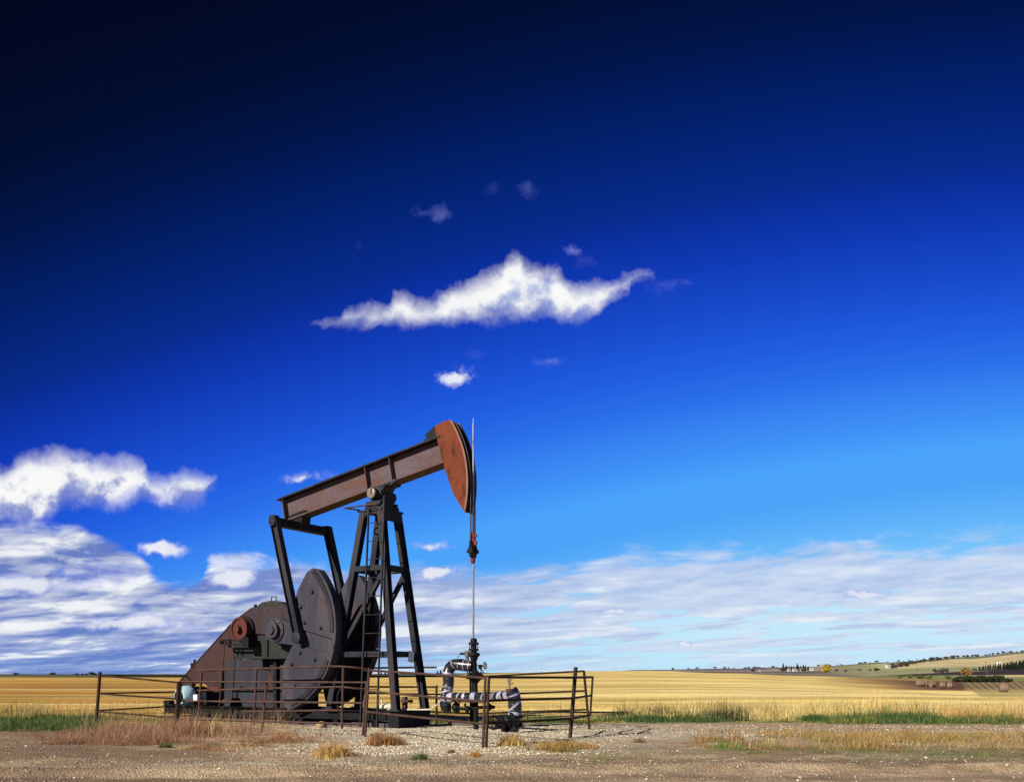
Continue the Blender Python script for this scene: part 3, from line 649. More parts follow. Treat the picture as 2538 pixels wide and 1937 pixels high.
# equalizer + pitmans + cranks
EX, EZ = -3.12, 5.93
b = MB(); b.bar((EX,-1.12,EZ), (EX,1.12,EZ), .26, .24); b.lathe([(.17,-.16),(.17,.16)], (EX,0,EZ+.14), (0,1,0), 18)
b.build('equalizer_bar', M['black'], pj, bevel=.01)
b = MB(); b.prism([(EX-.26,6.30),(EX+.26,6.39),(EX+.16,5.98),(EX-.16,5.98)], -.18, .18); b.bar((EX-.34,0,6.235),(EX+.34,0,6.355), .4, .05); b.build('equalizer_bearing', M['black'], pj)
SH = Vector((-3.25, 0, 2.78)); AN = R(-13); PR = 1.14
pin = SH + Vector((PR*math.cos(AN), 0, PR*math.sin(AN)))
for sgn in (-1, 1):
    yy = sgn*1.12; b = MB(); top = Vector((EX, yy, EZ)); bot = Vector((pin.x, yy, pin.z))
    b.ibeam(top + Vector((0,0,.14)), bot, .25, .18, .016, .02, (1, 0, 0))
    b.lathe([(.13,-.09),(.13,.09)], top, (0,1,0), 16); b.bar(top-Vector((0,0,.02)), top+Vector((0,0,.18)), .2, .2)
    b.build('pitman_arm', M['slate'], pj)
    b = MB(); b.lathe([(.10,-.14),(.17,-.12),(.17,.12),(.10,.14)], bot, (0,1,0), 20); b.build('wrist_pin_bearing', M['slate'], pj)
    ca, sa = math.cos(AN), math.sin(AN)
    def cr(r, t): return (SH.x + r*ca - t*sa, SH.z + r*sa + t*ca)
    y0, y1 = sorted((sgn*.78, sgn*.94))
    cb = MB(); cb.prism([cr(-.42,-.20), cr(-.3,-.34), cr(.1,-.37), cr(.7,-.30), cr(2.30,-.20), cr(2.34,0), cr(2.30,.20), cr(.7,.30), cr(.1,.37), cr(-.3,.34), cr(-.42,.20)], y0, y1)
    ck = cb.build('crank_arm', M['crank'], pj, bevel=.012)
    def pol(r, deg): return (SH.x + r*math.cos(R(deg)), SH.z + r*math.sin(R(deg)))
    for lo, hi in ((-13, 50), (-76, -13)):
        edge = 1 if hi == 50 else -1
        outer = [pol(2.42, a) for a in np.linspace(lo, hi, 20)]
        if edge == 1: poly = outer[:-2] + [pol(2.30, 48.5), pol(2.1, 51), pol(1.5, 50), pol(1.1, 42), pol(.95, 25), cr(.85, .24), cr(2.3, .205)]
        else: poly = outer[::-1] + [] ; poly = [pol(2.42, a) for a in np.linspace(hi, lo, 20)] + [pol(2.25, -79), pol(1.8, -80), pol(1.1, -70), pol(.9, -48), cr(.85, -.24), cr(2.3, -.205)]
        wt = MB(); yo = sorted((sgn*.735, sgn*1.00)); wt.prism(poly, *yo); mid = (lo+hi)/2
        for rr_, aa in ((1.25, mid-10), (1.25, mid+12), (1.85, mid-18), (1.85, mid+16)): q_ = pol(rr_, aa); wt.lathe([(.055, -.02), (.055, .05), (.03, .06)], (q_[0], sgn*1.0, q_[1]), (0, sgn, 0), 8)
        wt.build('counterweight', M['crank'], ck, bevel=.015)
        rb = MB(); a0, a1 = (lo+10, hi-4) if edge == 1 else (lo+4, hi-10)
        pr = [pol(2.34, a) for a in np.linspace(a0, a1, 16)] + [pol(2.20, a) for a in np.linspace(a1, a0, 16)]
        rb.prism(pr, sgn*1.003, sgn*1.03); rb.build('weight_rib', M['slate'], ck)
    hb = MB(); hb.lathe([(.36,sgn*.74),(.36,sgn*.98),(.24,sgn*1.0),(.24,sgn*1.10),(.13,sgn*1.11),(.13,sgn*1.16)], (SH.x,0,SH.z), (0,1,0), 28)
    hb.bolts([(SH.x+.3*math.cos(a), sgn*.98, SH.z+.3*math.sin(a)) for a in np.arange(0, 6.2, .785)], (0, sgn, 0), .022, .03)
    hb.build('crank_hub', M['crank'], ck)

# gearbox, pedestal
b = MB(); b.prism([(-5.22,3.19),(-4.64,3.44),(-3.98,3.53),(-3.1,3.52),(-2.55,3.42),(-2.25,3.0),(-2.2,2.6),(-2.45,2.3),(-2.9,2.2),(-3.5,2.35),(-4.0,2.68),(-4.92,2.74),(-5.4,2.85)], -.52, .52)
b.bolts([(x, -.52, z) for x, z in ((-5.1,3.0),(-4.6,3.3),(-4.0,3.42),(-2.5,3.3),(-2.35,2.7),(-4.5,2.82))], (0,-1,0))
b.build('gearbox_housing', M['gear'], pj, bevel=.015)
b = MB(); b.box(-5.60,-2.3,-.45,.45,2.0,2.74); b.box(-4.08,-4.04,-.50,-.451,2.0,2.7); b.box(-3.0,-2.96,-.50,-.451,2.0,2.7); b.build('gearbox_sump', M['grime'], pj)
b = MB(); b.box(-4.10,-2.35,-.80,.80,1.94,1.985); b.box(-5.63,-2.3,-.53,.53,1.95,1.998)
b.prism([(-4.1,1.94),(-4.0,1.94),(-3.95,1.6)], -.75, -.5); b.prism([(-2.5,1.94),(-2.6,1.94),(-2.65,1.6)], -.75, -.5); b.build('mounting_ledge', M['grime'], pj)
b = MB(); b.prism([(-5.0,3.25),(-4.98,3.50),(-4.6,3.70),(-4.2,3.74),(-3.8,3.68),(-3.5,3.54),(-3.4,3.3)], -.2, .40); b.box(-4.3,-3.5,-.35,.45,3.5,3.56); b.build('gearbox_lid', M['grime'], pj, bevel=.01)
b = MB(); b.tube([(-4.28,-.1,3.72),(-4.28,-.1,3.86),(-4.08,-.1,3.86),(-4.08,-.1,3.70)], .018, 6); b.build('lifting_handle', M['black'], pj)
b = MB(); b.tube([(-3.35+.08*math.cos(a),-.2,3.55+.08*math.sin(a)) for a in np.linspace(-.3, 3.44, 10)], .018, 6); b.build('lifting_eye', M['black'], pj)
b = MB(); b.bar((-4.98,-.1,3.3),(-4.98,-.1,3.66), .08, .06); b.build('breather', M['gear'], pj)
b = MB(); b.prism([(-5.93,.475),(-5.93,1.93),(-2.9,1.93),(-2.9,.475),(-5.10,.475),(-5.24,.74),(-5.60,.74),(-5.70,.475)], -.50, .50)
b.box(-5.95,-5.15,-.505,-.50,.9,.92); b.build('pedestal', M['ped'], pj)
b = MB(); b.box(-3.66,-3.54,-.62,-.50,.48,1.94); b.box(-2.98,-2.9,-.58,-.50,.48,1.94); b.build('pedestal_column', M['black'], pj)
b = MB(); b.tube([(-3.30+.07*math.cos(a),-.56,1.75+.09*math.sin(a)) for a in np.linspace(3.5, 6.0, 8)], .02, 6); b.build('shackle', M['bronze'], pj)

# belt guard on the far side, with its round-ended sight slot
gp = [(-9.27,1.25),(-6.79,3.07),(-6.45,3.33),(-5.85,3.62),(-5.3,3.72),(-4.7,3.62),(-4.4,3.1),(-4.5,2.7),(-5.8,2.2),(-7.22,1.6),(-7.24,.66),(-7.56,.42),(-8.3,.58),(-9.0,.72),(-9.27,.9)]
slot = [(-8.62,.90),(-8.76,1.02),(-8.62,1.16),(-8.05,1.16),(-7.90,1.06),(-7.96,.90)]
b = MB(); b.prism(gp, .50, .66, holes=[slot]); b.build('belt_guard', M['maroon'], pj, bevel=.01)
b = MB(); b.bar((-9.28,.58,1.25),(-6.8,.58,3.09), .2, .03, (0,0,1)); b.bar((-6.8,.58,3.09),(-5.3,.58,3.745), .2, .03, (0,0,1)); b.build('guard_rim', M['maroon'], pj)
b = MB(); b.box(-8.75,-8.62,.5,.56,1.66,1.86); b.box(-8.6,-8.55,.5,.56,1.7,1.98); b.build('guard_bracket', M['black'], pj)
# near side apron under the drum
b = MB(); b.prism([(-7.98,1.02),(-7.28,1.05),(-7.27,.66),(-7.58,.40),(-7.95,.70)], .46, .495); b.build('guard_apron', M['drum'], pj)
# brake drum and lever
b = MB(); dr = (-4.96, 0, 2.86)
b.lathe([(.34,-.58),(.36,-.60),(.36,-.80),(.30,-.805),(.29,-.77),(.11,-.77),(.11,-.90),(.06,-.90)], dr, (0,1,0), 32); b.build('brake_drum', M['drum'], pj)
b = MB(); b.lathe([(.42,-.55),(.42,-.60),(.36,-.61)], dr, (0,1,0), 32); b.bar((-4.96,-.5,2.86),(-4.96,-.4,2.86), .3, .3); b.build('brake_band', M['black'], pj)
b = MB()
for pz in (2.50, 2.38): b.bar((-5.65,-.86,pz+.02),(-4.55,-.86,pz), .05, .05)
b.lathe([(.06,-.9),(.06,-.8)], (-5.66,0,2.46), (0,1,0), 10); b.box(-4.75,-4.45,-.88,-.6,2.28,2.6); b.bar((-5.5,-.86,2.5),(-5.35,-.86,2.36), .04, .04); b.box(-5.3,-5.24,-.9,-.82,2.3,2.56)
b.build('brake_linkage', M['black'], pj)
b = MB(); b.tube([(-5.50,-.86,2.42),(-5.72,-.88,.5)], .02, 6); b.build('brake_rod', M['rustpipe'], pj)

# motor
MX, MZ = -7.80, .76
b = MB(); b.lathe([(.28,-.30),(.30,-.28),(.30,.28),(.28,.30),(.1,.31),(.05,.5)], (MX,0,MZ), (0,1,0), 24)
for a in np.arange(0, 6.28, .35): b.bar((MX+.30*math.cos(a),-.26,MZ+.30*math.sin(a)),(MX+.30*math.cos(a),.26,MZ+.30*math.sin(a)), .02, .04, (math.cos(a),0,math.sin(a)))
b.box(MX-.3,MX+.3,-.25,.25,.47,.52); b.box(MX+.2,MX+.45,-.2,.1,.75,1.0)
mo = b.build('motor', M['black'], pj)
b = MB(); b.lathe([(.20,-.72),(.255,-.71),(.32,-.62),(.345,-.48),(.35,-.36),(.33,-.31)], (MX,0,MZ), (0,1,0), 30); b.build('fan_cover', M['bluepaint'], mo)
b = MB()
for r_ in (.05,.1,.15,.195): b.tube([(MX+r_*math.cos(a),-.735,MZ+r_*math.sin(a)) for a in np.linspace(0, 6.283, 21)], .010, 5, cap=False)
for a in np.arange(0, 3.1, .52): b.bar((MX-.2*math.cos(a),-.73,MZ-.2*math.sin(a)),(MX+.2*math.cos(a),-.73,MZ+.2*math.sin(a)), .012, .012)
b.build('fan_grille', M['slate'], mo)
b = MB(); b.box(MX+.42,MX+.60,-.5,-.3,.62,.82); b.build('junction_box', M['white'], mo)
b = MB(); b.box(-8.55,-7.1,-.72,.66,.475,.50); b.box(-8.6,-8.3,-.7,-.5,.5,.62); b.box(-7.2,-7.0,-.3,.3,.5,.9); b.build('motor_rail', M['black'], pj)

# things bolted on the front of the base
b = MB(); b.ellipsoid((.35,-.15,.56),(.34,.22,.12), 16, 8); b.tube([(.12,-.15,.66),(.12,-.15,.76)], .03, 8); b.tube([(.52,-.15,.65),(.52,-.15,.74)], .03, 8); b.build('lubricator_cap', M['hose'], pj)
b = MB(); b.box(.1,.6,-.3,.0,.50,.60); b.build('lubricator_tray', M['black'], pj)
b = MB(); p = loc(1008,1750,0); b.bar((.62,.25,.50),(.62,.25,.84), .12, .12); b.bar((.5,.25,.72),(.82,.25,.72), .07, .07); b.lathe([(.04,0),(.05,.06)], (.82,.25,.72), (1,0,0), 8); b.build('drain_valve', M['rustpipe'], pj)
b = MB(); z = 2.02; f = (legp('B', z)+legp('C', z))*.5; b.bar(f+Vector((.10,.12,-.20)), f+Vector((.10,.18,.10)), .02, .22, (0,1,0)); b.build('notice_plate', M['white'], pj)
b = MB(); b.tube([(-.95,-.8,.5),(-.95,-.8,.9),(-.85,-.7,1.2)], .03, 6); b.build('grease_line', M['black'], pj)

# concrete pad under the skid
b = MB()
for x0, x1 in ((-8.9,-6.3),(-6.27,-3.4),(-3.37,-.6),(-.57,1.02)): b.box(x0,x1,-.66,.66,-.2,.10 if x0 < -.6 else .13)
cp = b.build('concrete_slab', M['concrete'], None, bevel=.01); cp.location = MO; cp.rotation_euler = (0,0,-TH)
tag(cp, 'low grey concrete slab in four pieces carrying the steel base of the pump jack', 'slab')

# polished rod
rw = MO + Vector((3.115*MC, -3.115*MS, 0))
b = MB(); b.tube([(0,0,2.35),(0,0,8.15)], .027, 10); b.tube([(0,0,8.15),(0,0,8.3)], .012, 8)
o = b.build('polished_rod', M['rod']); o.location = rw; tag(o, 'tall thin bright steel rod rising from the wellhead past the orange horse head', 'rod')

# ------------------------------------------------------------------ wellhead
wy = rw.y; sc_ = wy / FL
wh = empty('wellhead', (rw.x, rw.y, 0)); tag(wh, 'dark wellhead stack with stuffing box, silver wheel valve and black pipe wrapped in silver tape', 'wellhead')
def wl(px, py, Y=wy): return at(px, py, Y) - Vector((rw.x, rw.y, 0))
def wz(py): return HC + (HY - py) * sc_
cxp = 1172.5
def lat(prof, px=cxp, n=18):
    b = MB(); b.lathe([(r*sc_, wz(py)) for r, py in prof], (wl(px, 1668).x, 0, 0), (0,0,1), n); return b
b = lat([(2,1580),(6,1581),(8.5,1584),(8.5,1590),(6,1592)], 1174); b.build('stuffing_box_nut', M['black'], wh)
b = lat([(7,1591),(13,1592),(13,1596),(7.5,1597),(7.5,1606),(12.5,1607),(12.5,1611),(8,1612),(8,1616)], 1174)
for a in np.arange(.3, 6.3, 1.571):
    q = wl(1174, 1668); b.tube([(q.x+.115*math.cos(a), .115*math.sin(a), wz(1613)),(q.x+.115*math.cos(a), .115*math.sin(a), wz(1590))], .012, 6)
b.build('stuffing_box', M['black'], wh)
b = lat([(8,1616),(14,1617),(14.5,1624),(10,1627),(9,1633),(6.5,1636),(6.5,1642),(7.5,1643),(7.5,1662)], 1175)
b.build('pumping_tee', M['black'], wh)
b = lat([(7,1660),(9,1664),(15,1668),(23,1673),(26,1677),(22,1681),(13,1684),(8,1690),(7,1692)], 1178, 22)
b.bolts([wl(1178,1668)+Vector((.21*math.cos(a), .21*math.sin(a), .0)) for a in np.arange(0, 6.2, .785)], (0,0,1), .02, .04); b.build('wellhead_flange', M['black'], wh)
b = MB(); b.tube([wl(1177,1686), wl(1179,1740), wl(1180,1820)], .072, 14); b.build('casing', M['black'], wh)
b = MB(); b.tube([wl(1184,1649), wl(1197,1649)], .022, 8); b.tube([wl(1190,1649), wl(1191,1658), wl(1197,1662)], .02, 6); b.box(wl(1186,0).x, wl(1195,0).x, -.05,.05, wz(1657), wz(1646)); b.build('side_valve', M['black'], wh)
b = MB(); c0 = wl(1202,1648); ax = Vector((.85,-.45,.1)).normalized(); e1 = ax.orthogonal().normalized(); e2 = ax.cross(e1)
b.tube([c0 + (e1*math.cos(a)+e2*math.sin(a))*.088 for a in np.linspace(0, 6.283, 25)], .016, 6, cap=False)
for a in np.arange(0, 6.2, 1.256): b.tube([c0, c0 + (e1*math.cos(a)+e2*math.sin(a))*.088], .013, 5)
b.tube([wl(1195,1649), c0], .02, 6); b.build('handwheel', M['steel'], wh)
b = MB(); q = wl(1158,1668); b.lathe([(.04,wz(1638)),(.05,wz(1630)),(.035,wz(1628)),(.065,wz(1627)),(.07,wz(1614)),(.05,wz(1612))], (q.x,-.02,0), (0,0,1), 14)
b.tube([wl(1158,1618)+Vector((0,-.02,0)), wl(1172,1620)], .03, 8); b.build('relief_valve', M['bronze'], wh)
b = MB(); b.tube([wl(1156,1618), wl(1147,1619), wl(1140,1619)], .03, 8); b.build('valve_arm', M['black'], wh)
b = MB(); b.tube([wl(1141,1619), wl(1136,1626), wl(1133,1635), wl(1130,1643)], .009, 5); b.tube([wl(1152,1633), wl(1140,1632), wl(1128,1636), wl(1118,1634), wl(1112,1642)], .009, 5); b.build('sensor_cable', M['wire'], wh)
# wrapped flow line
def smooth_path(pts, step=.02):
    pts = [Vector(p) for p in pts]; out = []
    for i in range(len(pts)-1):
        a, b_, c_, d_ = pts[max(i-1,0)], pts[i], pts[i+1], pts[min(i+2, len(pts)-1)]
        n = max(2, int((c_-b_).length/step))
        for k in range(n):
            t = k/n; out.append(.5*((2*b_)+(c_-a)*t+(2*a-5*b_+4*c_-d_)*t*t+(3*b_-a-3*c_+d_)*t**3))
    return out + [pts[-1]]
def wrapped(name, pts, r, bands, seed, par):
    path = smooth_path(pts, .018); rnd = random.Random(seed); L = [0]
    for i in range(1, len(path)): L.append(L[-1] + (path[i]-path[i-1]).length)
    n = 26; rad = [r*(1+rnd.uniform(-.025,.025)) for _ in path]
    tilt = {k: (rnd.uniform(-.05,.05), rnd.uniform(0, 6.28)) for k in range(len(bands))}
    for k, (a, b_, _) in enumerate(bands):
        for i in range(len(path)):
            if a*L[-1] <= L[i] <= b_*L[-1]: rad[i] = r*1.035
    def mi(i, j):
        an = 2*math.pi*j/n
        for k, (a, b_, tl) in enumerate(bands):
            s = L[i] + (tilt[k][0]+tl)*math.cos(an+tilt[k][1])
            if a*L[-1] <= s <= b_*L[-1]: return 1
        return 0
    b = MB(); b.tube(path, r, n, True, mi, rad)
    me_o = b.build(name, [M['wrap'], M['tape']], par, 60); return me_o
yl = wy + .35; yr = wy - 1.75
wrapped('upper_flow_pipe', [wl(1172,1650), wl(1150,1648,wy+.1), wl(1130,1646,wy+.2), wl(1117,1652,yl), wl(1111,1668,yl), wl(1112,1690,yl), wl(1108,1712,yl), wl(1103,1732,yl), wl(1105,1750,yl)], .150,
        [(.04,.048,0),(.12,.13,0),(.20,.208,.01),(.28,.292,.01),(.49,.545,0),(.69,.71,.03),(.765,.795,.04),(.86,.90,.04)], 3, wh)
wrapped('lower_flow_pipe', [wl(1104,1732,yl), wl(1120,1727,yl-.15), wl(1145,1727,yl-.4), wl(1180,1727,wy-.35), wl(1215,1726,wy-.8), wl(1245,1724,wy-1.3), wl(1272,1723,yr)], .130,
        [(.03,.10,.04),(.19,.205,0),(.25,.275,.01),(.34,.40,.03),(.50,.51,.05),(.54,.55,.03),(.64,.655,.03),(.71,.735,.04),(.76,.80,.03),(.84,.87,.03),(.90,.97,.04)], 5, wh)
wrapped('riser_pipe', [wl(1265,1710,yr), wl(1273,1722,yr), wl(1276,1745,yr), wl(1276,1770,yr), wl(1274,1790,yr), wl(1268,1812,yr), wl(1266,1832,yr)], .165,
        [(.05,.09,.08),(.30,.345,.07),(.47,.55,.09),(.82,.90,.05)], 9, wh)
b = MB(); q = wl(1265,1712,yr); b.lathe([(.10,-.04),(.12,-.03),(.12,.05),(.09,.06)], q, (0,0,1), 14); b.build('riser_cap', M['rustpipe'], wh)
b = MB(); b.tube([wl(1263,1708,yr), wl(1261,1674,yr)], .022, 8); b.box(q.x-.07, q.x+.02, yr-wy-.04, yr-wy+.04, wl(0,1690,yr).z, wl(0,1683,yr).z)
b.tube([wl(1262,1694,yr), wl(1268,1694,yr), wl(1273,1692,yr)], .014, 6); b.tube([wl(1262,1686,yr), wl(1266,1685,yr), wl(1269,1681,yr)], .014, 6); b.build('bleed_valve', M['bronze'], wh)
b = MB(); q = wl(1106,1748,yl); b.lathe([(.05,-.16),(.13,-.13),(.14,-.02),(.13,.02),(.1,.08)], q, (0,0,1), 16); b.build('drip_pot', M['black'], wh)
b = MB(); q = wl(1113,1757,yl); b.lathe([(.06,-.06),(.065,.05),(.05,.07)], q+Vector((0,-.03,0)), (0,0,1), 12); b.build('rusty_plug', M['drum'], wh)
b = MB(); q = wl(1130,1752,yl); b.ellipsoid(q,(.12,.11,.13),14,8); b.lathe([(.14,-.02),(.14,.02)], q+Vector((.08,0,0)), (1,0,0), 14); b.lathe([(.05,0),(.03,.09)], q+Vector((0,0,.1)), (0,0,1), 8)
b.tube([wl(1138,1755,yl-.1), wl(1150,1755,yl-.3), wl(1175,1753,wy), wl(1212,1751,wy-.3)], .045, 10); b.tube([wl(1152,1750,wy),wl(1154,1742,wy)], .03, 8)
b.lathe([(.10,0),(.10,.05),(.05,.1),(.05,.16),(.01,.2)], wl(1210,1751,wy-.3), (1,-.25,0), 12); b.lathe([(.09,-.04),(.09,.04)], wl(1158,1756,wy-.1), (1,-.2,0), 12); b.build('bypass_valve', M['black'], wh)
b = MB(); q = wl(1258,1788,yr); ax = Vector((1,.15,.1)); b.lathe([(.08,-.32),(.09,-.20),(.23,-.19),(.23,-.12),(.16,-.09),(.20,0),(.16,.09),(.23,.11),(.23,.18),(.1,.20)], q+Vector((0,-.05,0)), (1,.2,.35), 18)
b.lathe([(.17,-.16),(.20,-.14),(.20,-.08),(.15,-.07)], wl(1272,1815,yr), (0,0,1), 16); b.lathe([(.19,.0),(.19,.07)], wl(1277,1778,yr), (0,0,1), 16); b.build('gate_valve', M['black'], wh)
b = MB(); c0 = wl(1224,1789,yr-.25); ax = Vector((.25,-.9,.1)).normalized(); e1 = ax.orthogonal().normalized(); e2 = ax.cross(e1)
b.tube([c0 + (e1*math.cos(a)+e2*math.sin(a))*.165 for a in np.linspace(0, 6.283, 31)], .019, 6, cap=False)
for a in np.arange(.2, 6.2, 1.2566): b.tube([c0, c0 + (e1*math.cos(a)+e2*math.sin(a))*.16], .014, 5)
b.tube([c0, c0 + Vector((.2,.12,-.02))], .02, 6); b.build('gate_handwheel', M['black'], wh)
b = MB(); b.bar(wl(1284,1783,yr), wl(1297,1802,yr-.1), .05, .12, (1,0,1), .05, .09); b.build('locking_handle', M['black'], wh)
b = MB(); pts = [at(935,1756,24.7), at(1000,1757,24.4), at(1063,1757,24.0), at(1075,1752,23.8), at(1088,1741,23.9), at(1096,1728,24.0)]
b.tube(smooth_path(pts, .05), .022, 8); o = b.build('cream_hose', M['hose']); tag(o, 'cream hose curving from the pump jack base up to the taped pipe', 'hose')

# ------------------------------------------------------------------ pipe fences
def post(px0, py0, px1, py1):
    g = G(px0, py0); t = at(px1, py1, g.y); g = g - (t-g).normalized()*.15; return g, t
def zat(pp, py): g, t = pp; Y = t.y; z = HC + (HY-py)*Y/FL; k = (z-g.z)/(t.z-g.z); q = g + (t-g)*k; return q
def mkfence(name, label, posts, rails, mat, pr=.038, rr=.026, extra=()):
    f = empty(name, posts[0][0]); f.location.z = 0; off = Vector((posts[0][0].x, posts[0][0].y, 0))
    tag(f, label, 'fence', 'rusty pipe fence sections round the pump jack')
    for i_, (g, t) in enumerate(posts): b = MB(); b.tube([g-off, t-off], pr*(1.5 if label.startswith('right') and i_ == 1 else 1), 10); b.build('post', mat, f)
    for pts in rails:
        b = MB(); b.tube([Vector(p)-off for p in pts], rr, 8); b.build('rail', mat, f)
    for pts in extra:
        b = MB(); b.tube([Vector(p)-off for p in pts], rr, 8); b.build('brace', mat, f)
    return f
PL = post(238,1797,248,1664); P1 = post(440,1813,449,1685); P1b = post(436,1814,443,1687)
P2a = post(899,1827,909,1686); P2b = post(905,1828,915,1654); P3a = post(1197,1850,1203,1674); P3b = post(1205,1850,1212,1674)
P4 = post(1413,1830,1427,1652); P5 = post(1461,1811,1447,1661)
PR = (at(560,1790,33)*1, at(560,1668-0,33)); PR = (Vector((PR[0].x,33,-.1)), Vector((PR[0].x,33,1.45)))
P6 = post(1167,1792,1166,1675); P6b = post(1172,1792,1172,1675)
mkfence('pipe_fence', 'leftmost rusty fence section from the lone leaning corner post to the blue motor', [PL, P1b],
        [[zat(PL,1673), zat(P1b,1690)], [zat(PL,1718), zat(P1b,1731)], [zat(PL,1762), zat(P1b,1778)]], M['darkpipe'], .045, .024,
        [[G(409,1800), G(409,1800)+Vector((0,0,.72))]])
mkfence('pipe_fence', 'long near fence section with four rails across the gearbox and cranks', [P1, P2a],
        [[zat(P1,1688), zat(P2a,1690)], [zat(P1,1736), zat(P2a,1741)], [zat(P1,1781), zat(P2a,1793)]], M['rustpipe'], .030, .024)
mkfence('pipe_fence', 'near fence section with sloping rails between the ladder and the double corner post', [P2b, P3a],
        [[zat(P2b,1660), zat(P3a,1679)], [zat(P2b,1712), zat(P3a,1738)], [zat(P2b,1763), zat(P3a,1793)]], M['rustpipe'], .030, .026)
e5 = zat(P5, 1720); e4 = at(1468,1677,22.6)
mkfence('pipe_fence', 'right fence section from the double corner post past the thick leaning post', [P3b, P4],
        [[zat(P3b,1677), zat(P4,1678), at(1469,1677,22.4)], [zat(P3b,1735), zat(P4,1729), at(1467,1722,22.4)], [zat(P3b,1792), zat(P4,1780), at(1463,1771,22.4)]], M['darkpipe'], .031, .027,
        [[at(1469,1676,22.4), at(1463,1772,22.4)]])
mkfence('pipe_fence', 'back fence section behind the wellhead with rails rising to the right', [P6, P5],
        [[zat(P6,1677), zat(P5,1662)], [zat(P6,1722), zat(P5,1711)], [zat(P6,1768), zat(P5,1757)]], M['darkpipe'], .034, .026)
mkfence('pipe_fence', 'back fence section seen between the legs of the pump jack', [PR, P6b],
        [[Vector((PR[1].x,33,1.40)), zat(P6b,1675)], [Vector((PR[1].x,33,.85)), zat(P6b,1721)], [Vector((PR[1].x,33,.4)), zat(P6b,1767)]], M['darkpipe'], .034, .026)
mkfence('pipe_fence', 'far left fence section running away from the lone corner post', [PR],
        [[zat(PL,1673), Vector((PR[1].x,33,1.40))], [zat(PL,1717), Vector((PR[1].x,33,.85))], [zat(PL,1760), Vector((PR[1].x,33,.4))]], M['darkpipe'], .034, .024)
# brace on the long section
fs = [o for o in bpy.data.objects if o.name.startswith('pipe_fence') and o.parent is None][1]
Yb = 21.9; b = MB(); offp = Vector((fs.location.x, fs.location.y, 0)); b.tube([at(661,1690,Yb)-offp, at(649,1813,Yb)-offp], .03, 8); b.build('brace', M['rustpipe'], fs)

# guard rails round the cranks, in the pump jack's own directions
def guard(name, label, ypl, posts, rails, mat):
    f = empty(name, MO, -TH); tag(f, label, 'guard rail', 'pipe guard rails beside the cranks')
    for pts in posts: b = MB(); b.tube(pts, .036, 10); b.build('post', mat, f)
    for pts in rails: b = MB(); b.tube(pts, .028, 8); b.build('rail', mat, f)
    return f
yg = -1.6
def gpost(a, b_): p = loc(*a, yg); q = loc(*b_, yg); p.z = -.1; return [p, q]
guard('guard_rail', 'near crank guard rail with three posts and a rail level with the gearbox pedestal', yg,
      [gpost((490,1757),(500,1664)), gpost((629,1757),(636,1656)), gpost((847,1800),(851,1652))],
      [[loc(487,1660,yg), loc(640,1656,yg), loc(820,1650,yg), loc(855,1651,yg), Vector((.25,-1.45,1.66)), Vector((.45,-1.2,1.62))],
       [loc(490,1710,yg), loc(640,1705,yg), loc(850,1701,yg), Vector((.25,-1.45,1.1)), Vector((.45,-1.2,1.08))],
       [loc(600,1762,yg), loc(850,1759,yg)],
       [loc(537,1662,yg+.3), loc(500,1659,yg)]], M['rustpipe'])
guard('guard_rail', 'far crank guard rail seen behind the ladder', 1.6,
      [[Vector((.75,1.6,-.05)), Vector((.75,1.6,1.15))], [Vector((-2.2,1.6,-.05)), Vector((-2.2,1.6,1.7))], [Vector((-5.8,1.6,-.05)), Vector((-5.8,1.6,1.7))]],
      [[Vector((-6.2,1.6,1.66)), Vector((.75,1.6,1.68))], [Vector((-6.2,1.6,1.08)), Vector((.8,1.6,1.10))]], M['darkpipe'])

# rock and plank by the skid
def rock(px, py, r, label, seed, flat=.7):
    random.seed(seed); g = G(px, py); b = MB(); b.ellipsoid((0,0,r*flat*.55), (r, r*.8, r*flat), 14, 10, .05); o = b.build('rock', M['rock'], None, 60); o.location = g; o.rotation_euler = (0,0,seed)
    tag(o, label, 'rock')
rock(797, 1803, .17, 'rounded tan rock lying against the concrete slab behind the fence', 1)
rock(948, 1811, .11, 'flat pale rock on the gravel at the foot of the pump jack front leg', 2, .4)
b = MB(); b.box(-.35,.35,-.08,.08,0,.1); b.box(-.9,-.3,-.06,.02,.0,.05); o = b.build('timber_block', M['wood']); o.location = G(1140,1797); tag(o, 'dark timber block lying behind the wellhead', 'timber')

# ------------------------------------------------------------------ vegetation
def blades(name, pts, hgt, wid, cols, lean=.35, bend=.4, seg=2, mat='blade', wind=0.0):
    """pts (n,2) ground positions; hgt, cols per blade"""
    n = len(pts); z0 = height(pts[:,0], pts[:,1]) - .02
    a = rng.random(n)*2*np.pi; ln = np.abs(rng.normal(0, lean, n))*hgt
    dxy = np.stack([np.cos(a)*ln + wind*hgt, np.sin(a)*ln], -1)
    fa = rng.random(n)*np.pi; wv = np.stack([np.cos(fa), np.sin(fa)], -1) * (wid*(.6+.8*rng.random(n)))[:, None] * .5
    ts_ = [0, .5, 1.0]; V = []
    for t in ts_:
        cen = pts + dxy * (t**(1+bend*2))
        z = z0 + hgt * t * (1 - .25*(ln/np.maximum(hgt, .01))*t)
        ww = wv * (1 - t*.95)
        if t < 1: V += [np.c_[cen-ww, z], np.c_[cen+ww, z]]
        else: V += [np.c_[cen, z]]
    v = np.stack(V, 1).reshape(-1, 3); b0 = np.arange(n)*5
    tris = np.concatenate([np.stack([b0+i for i in q], -1) for q in ((0,1,3),(0,3,2),(2,3,4))])
    cc = np.repeat(cols, 5, 0)
    return v, tris, cc
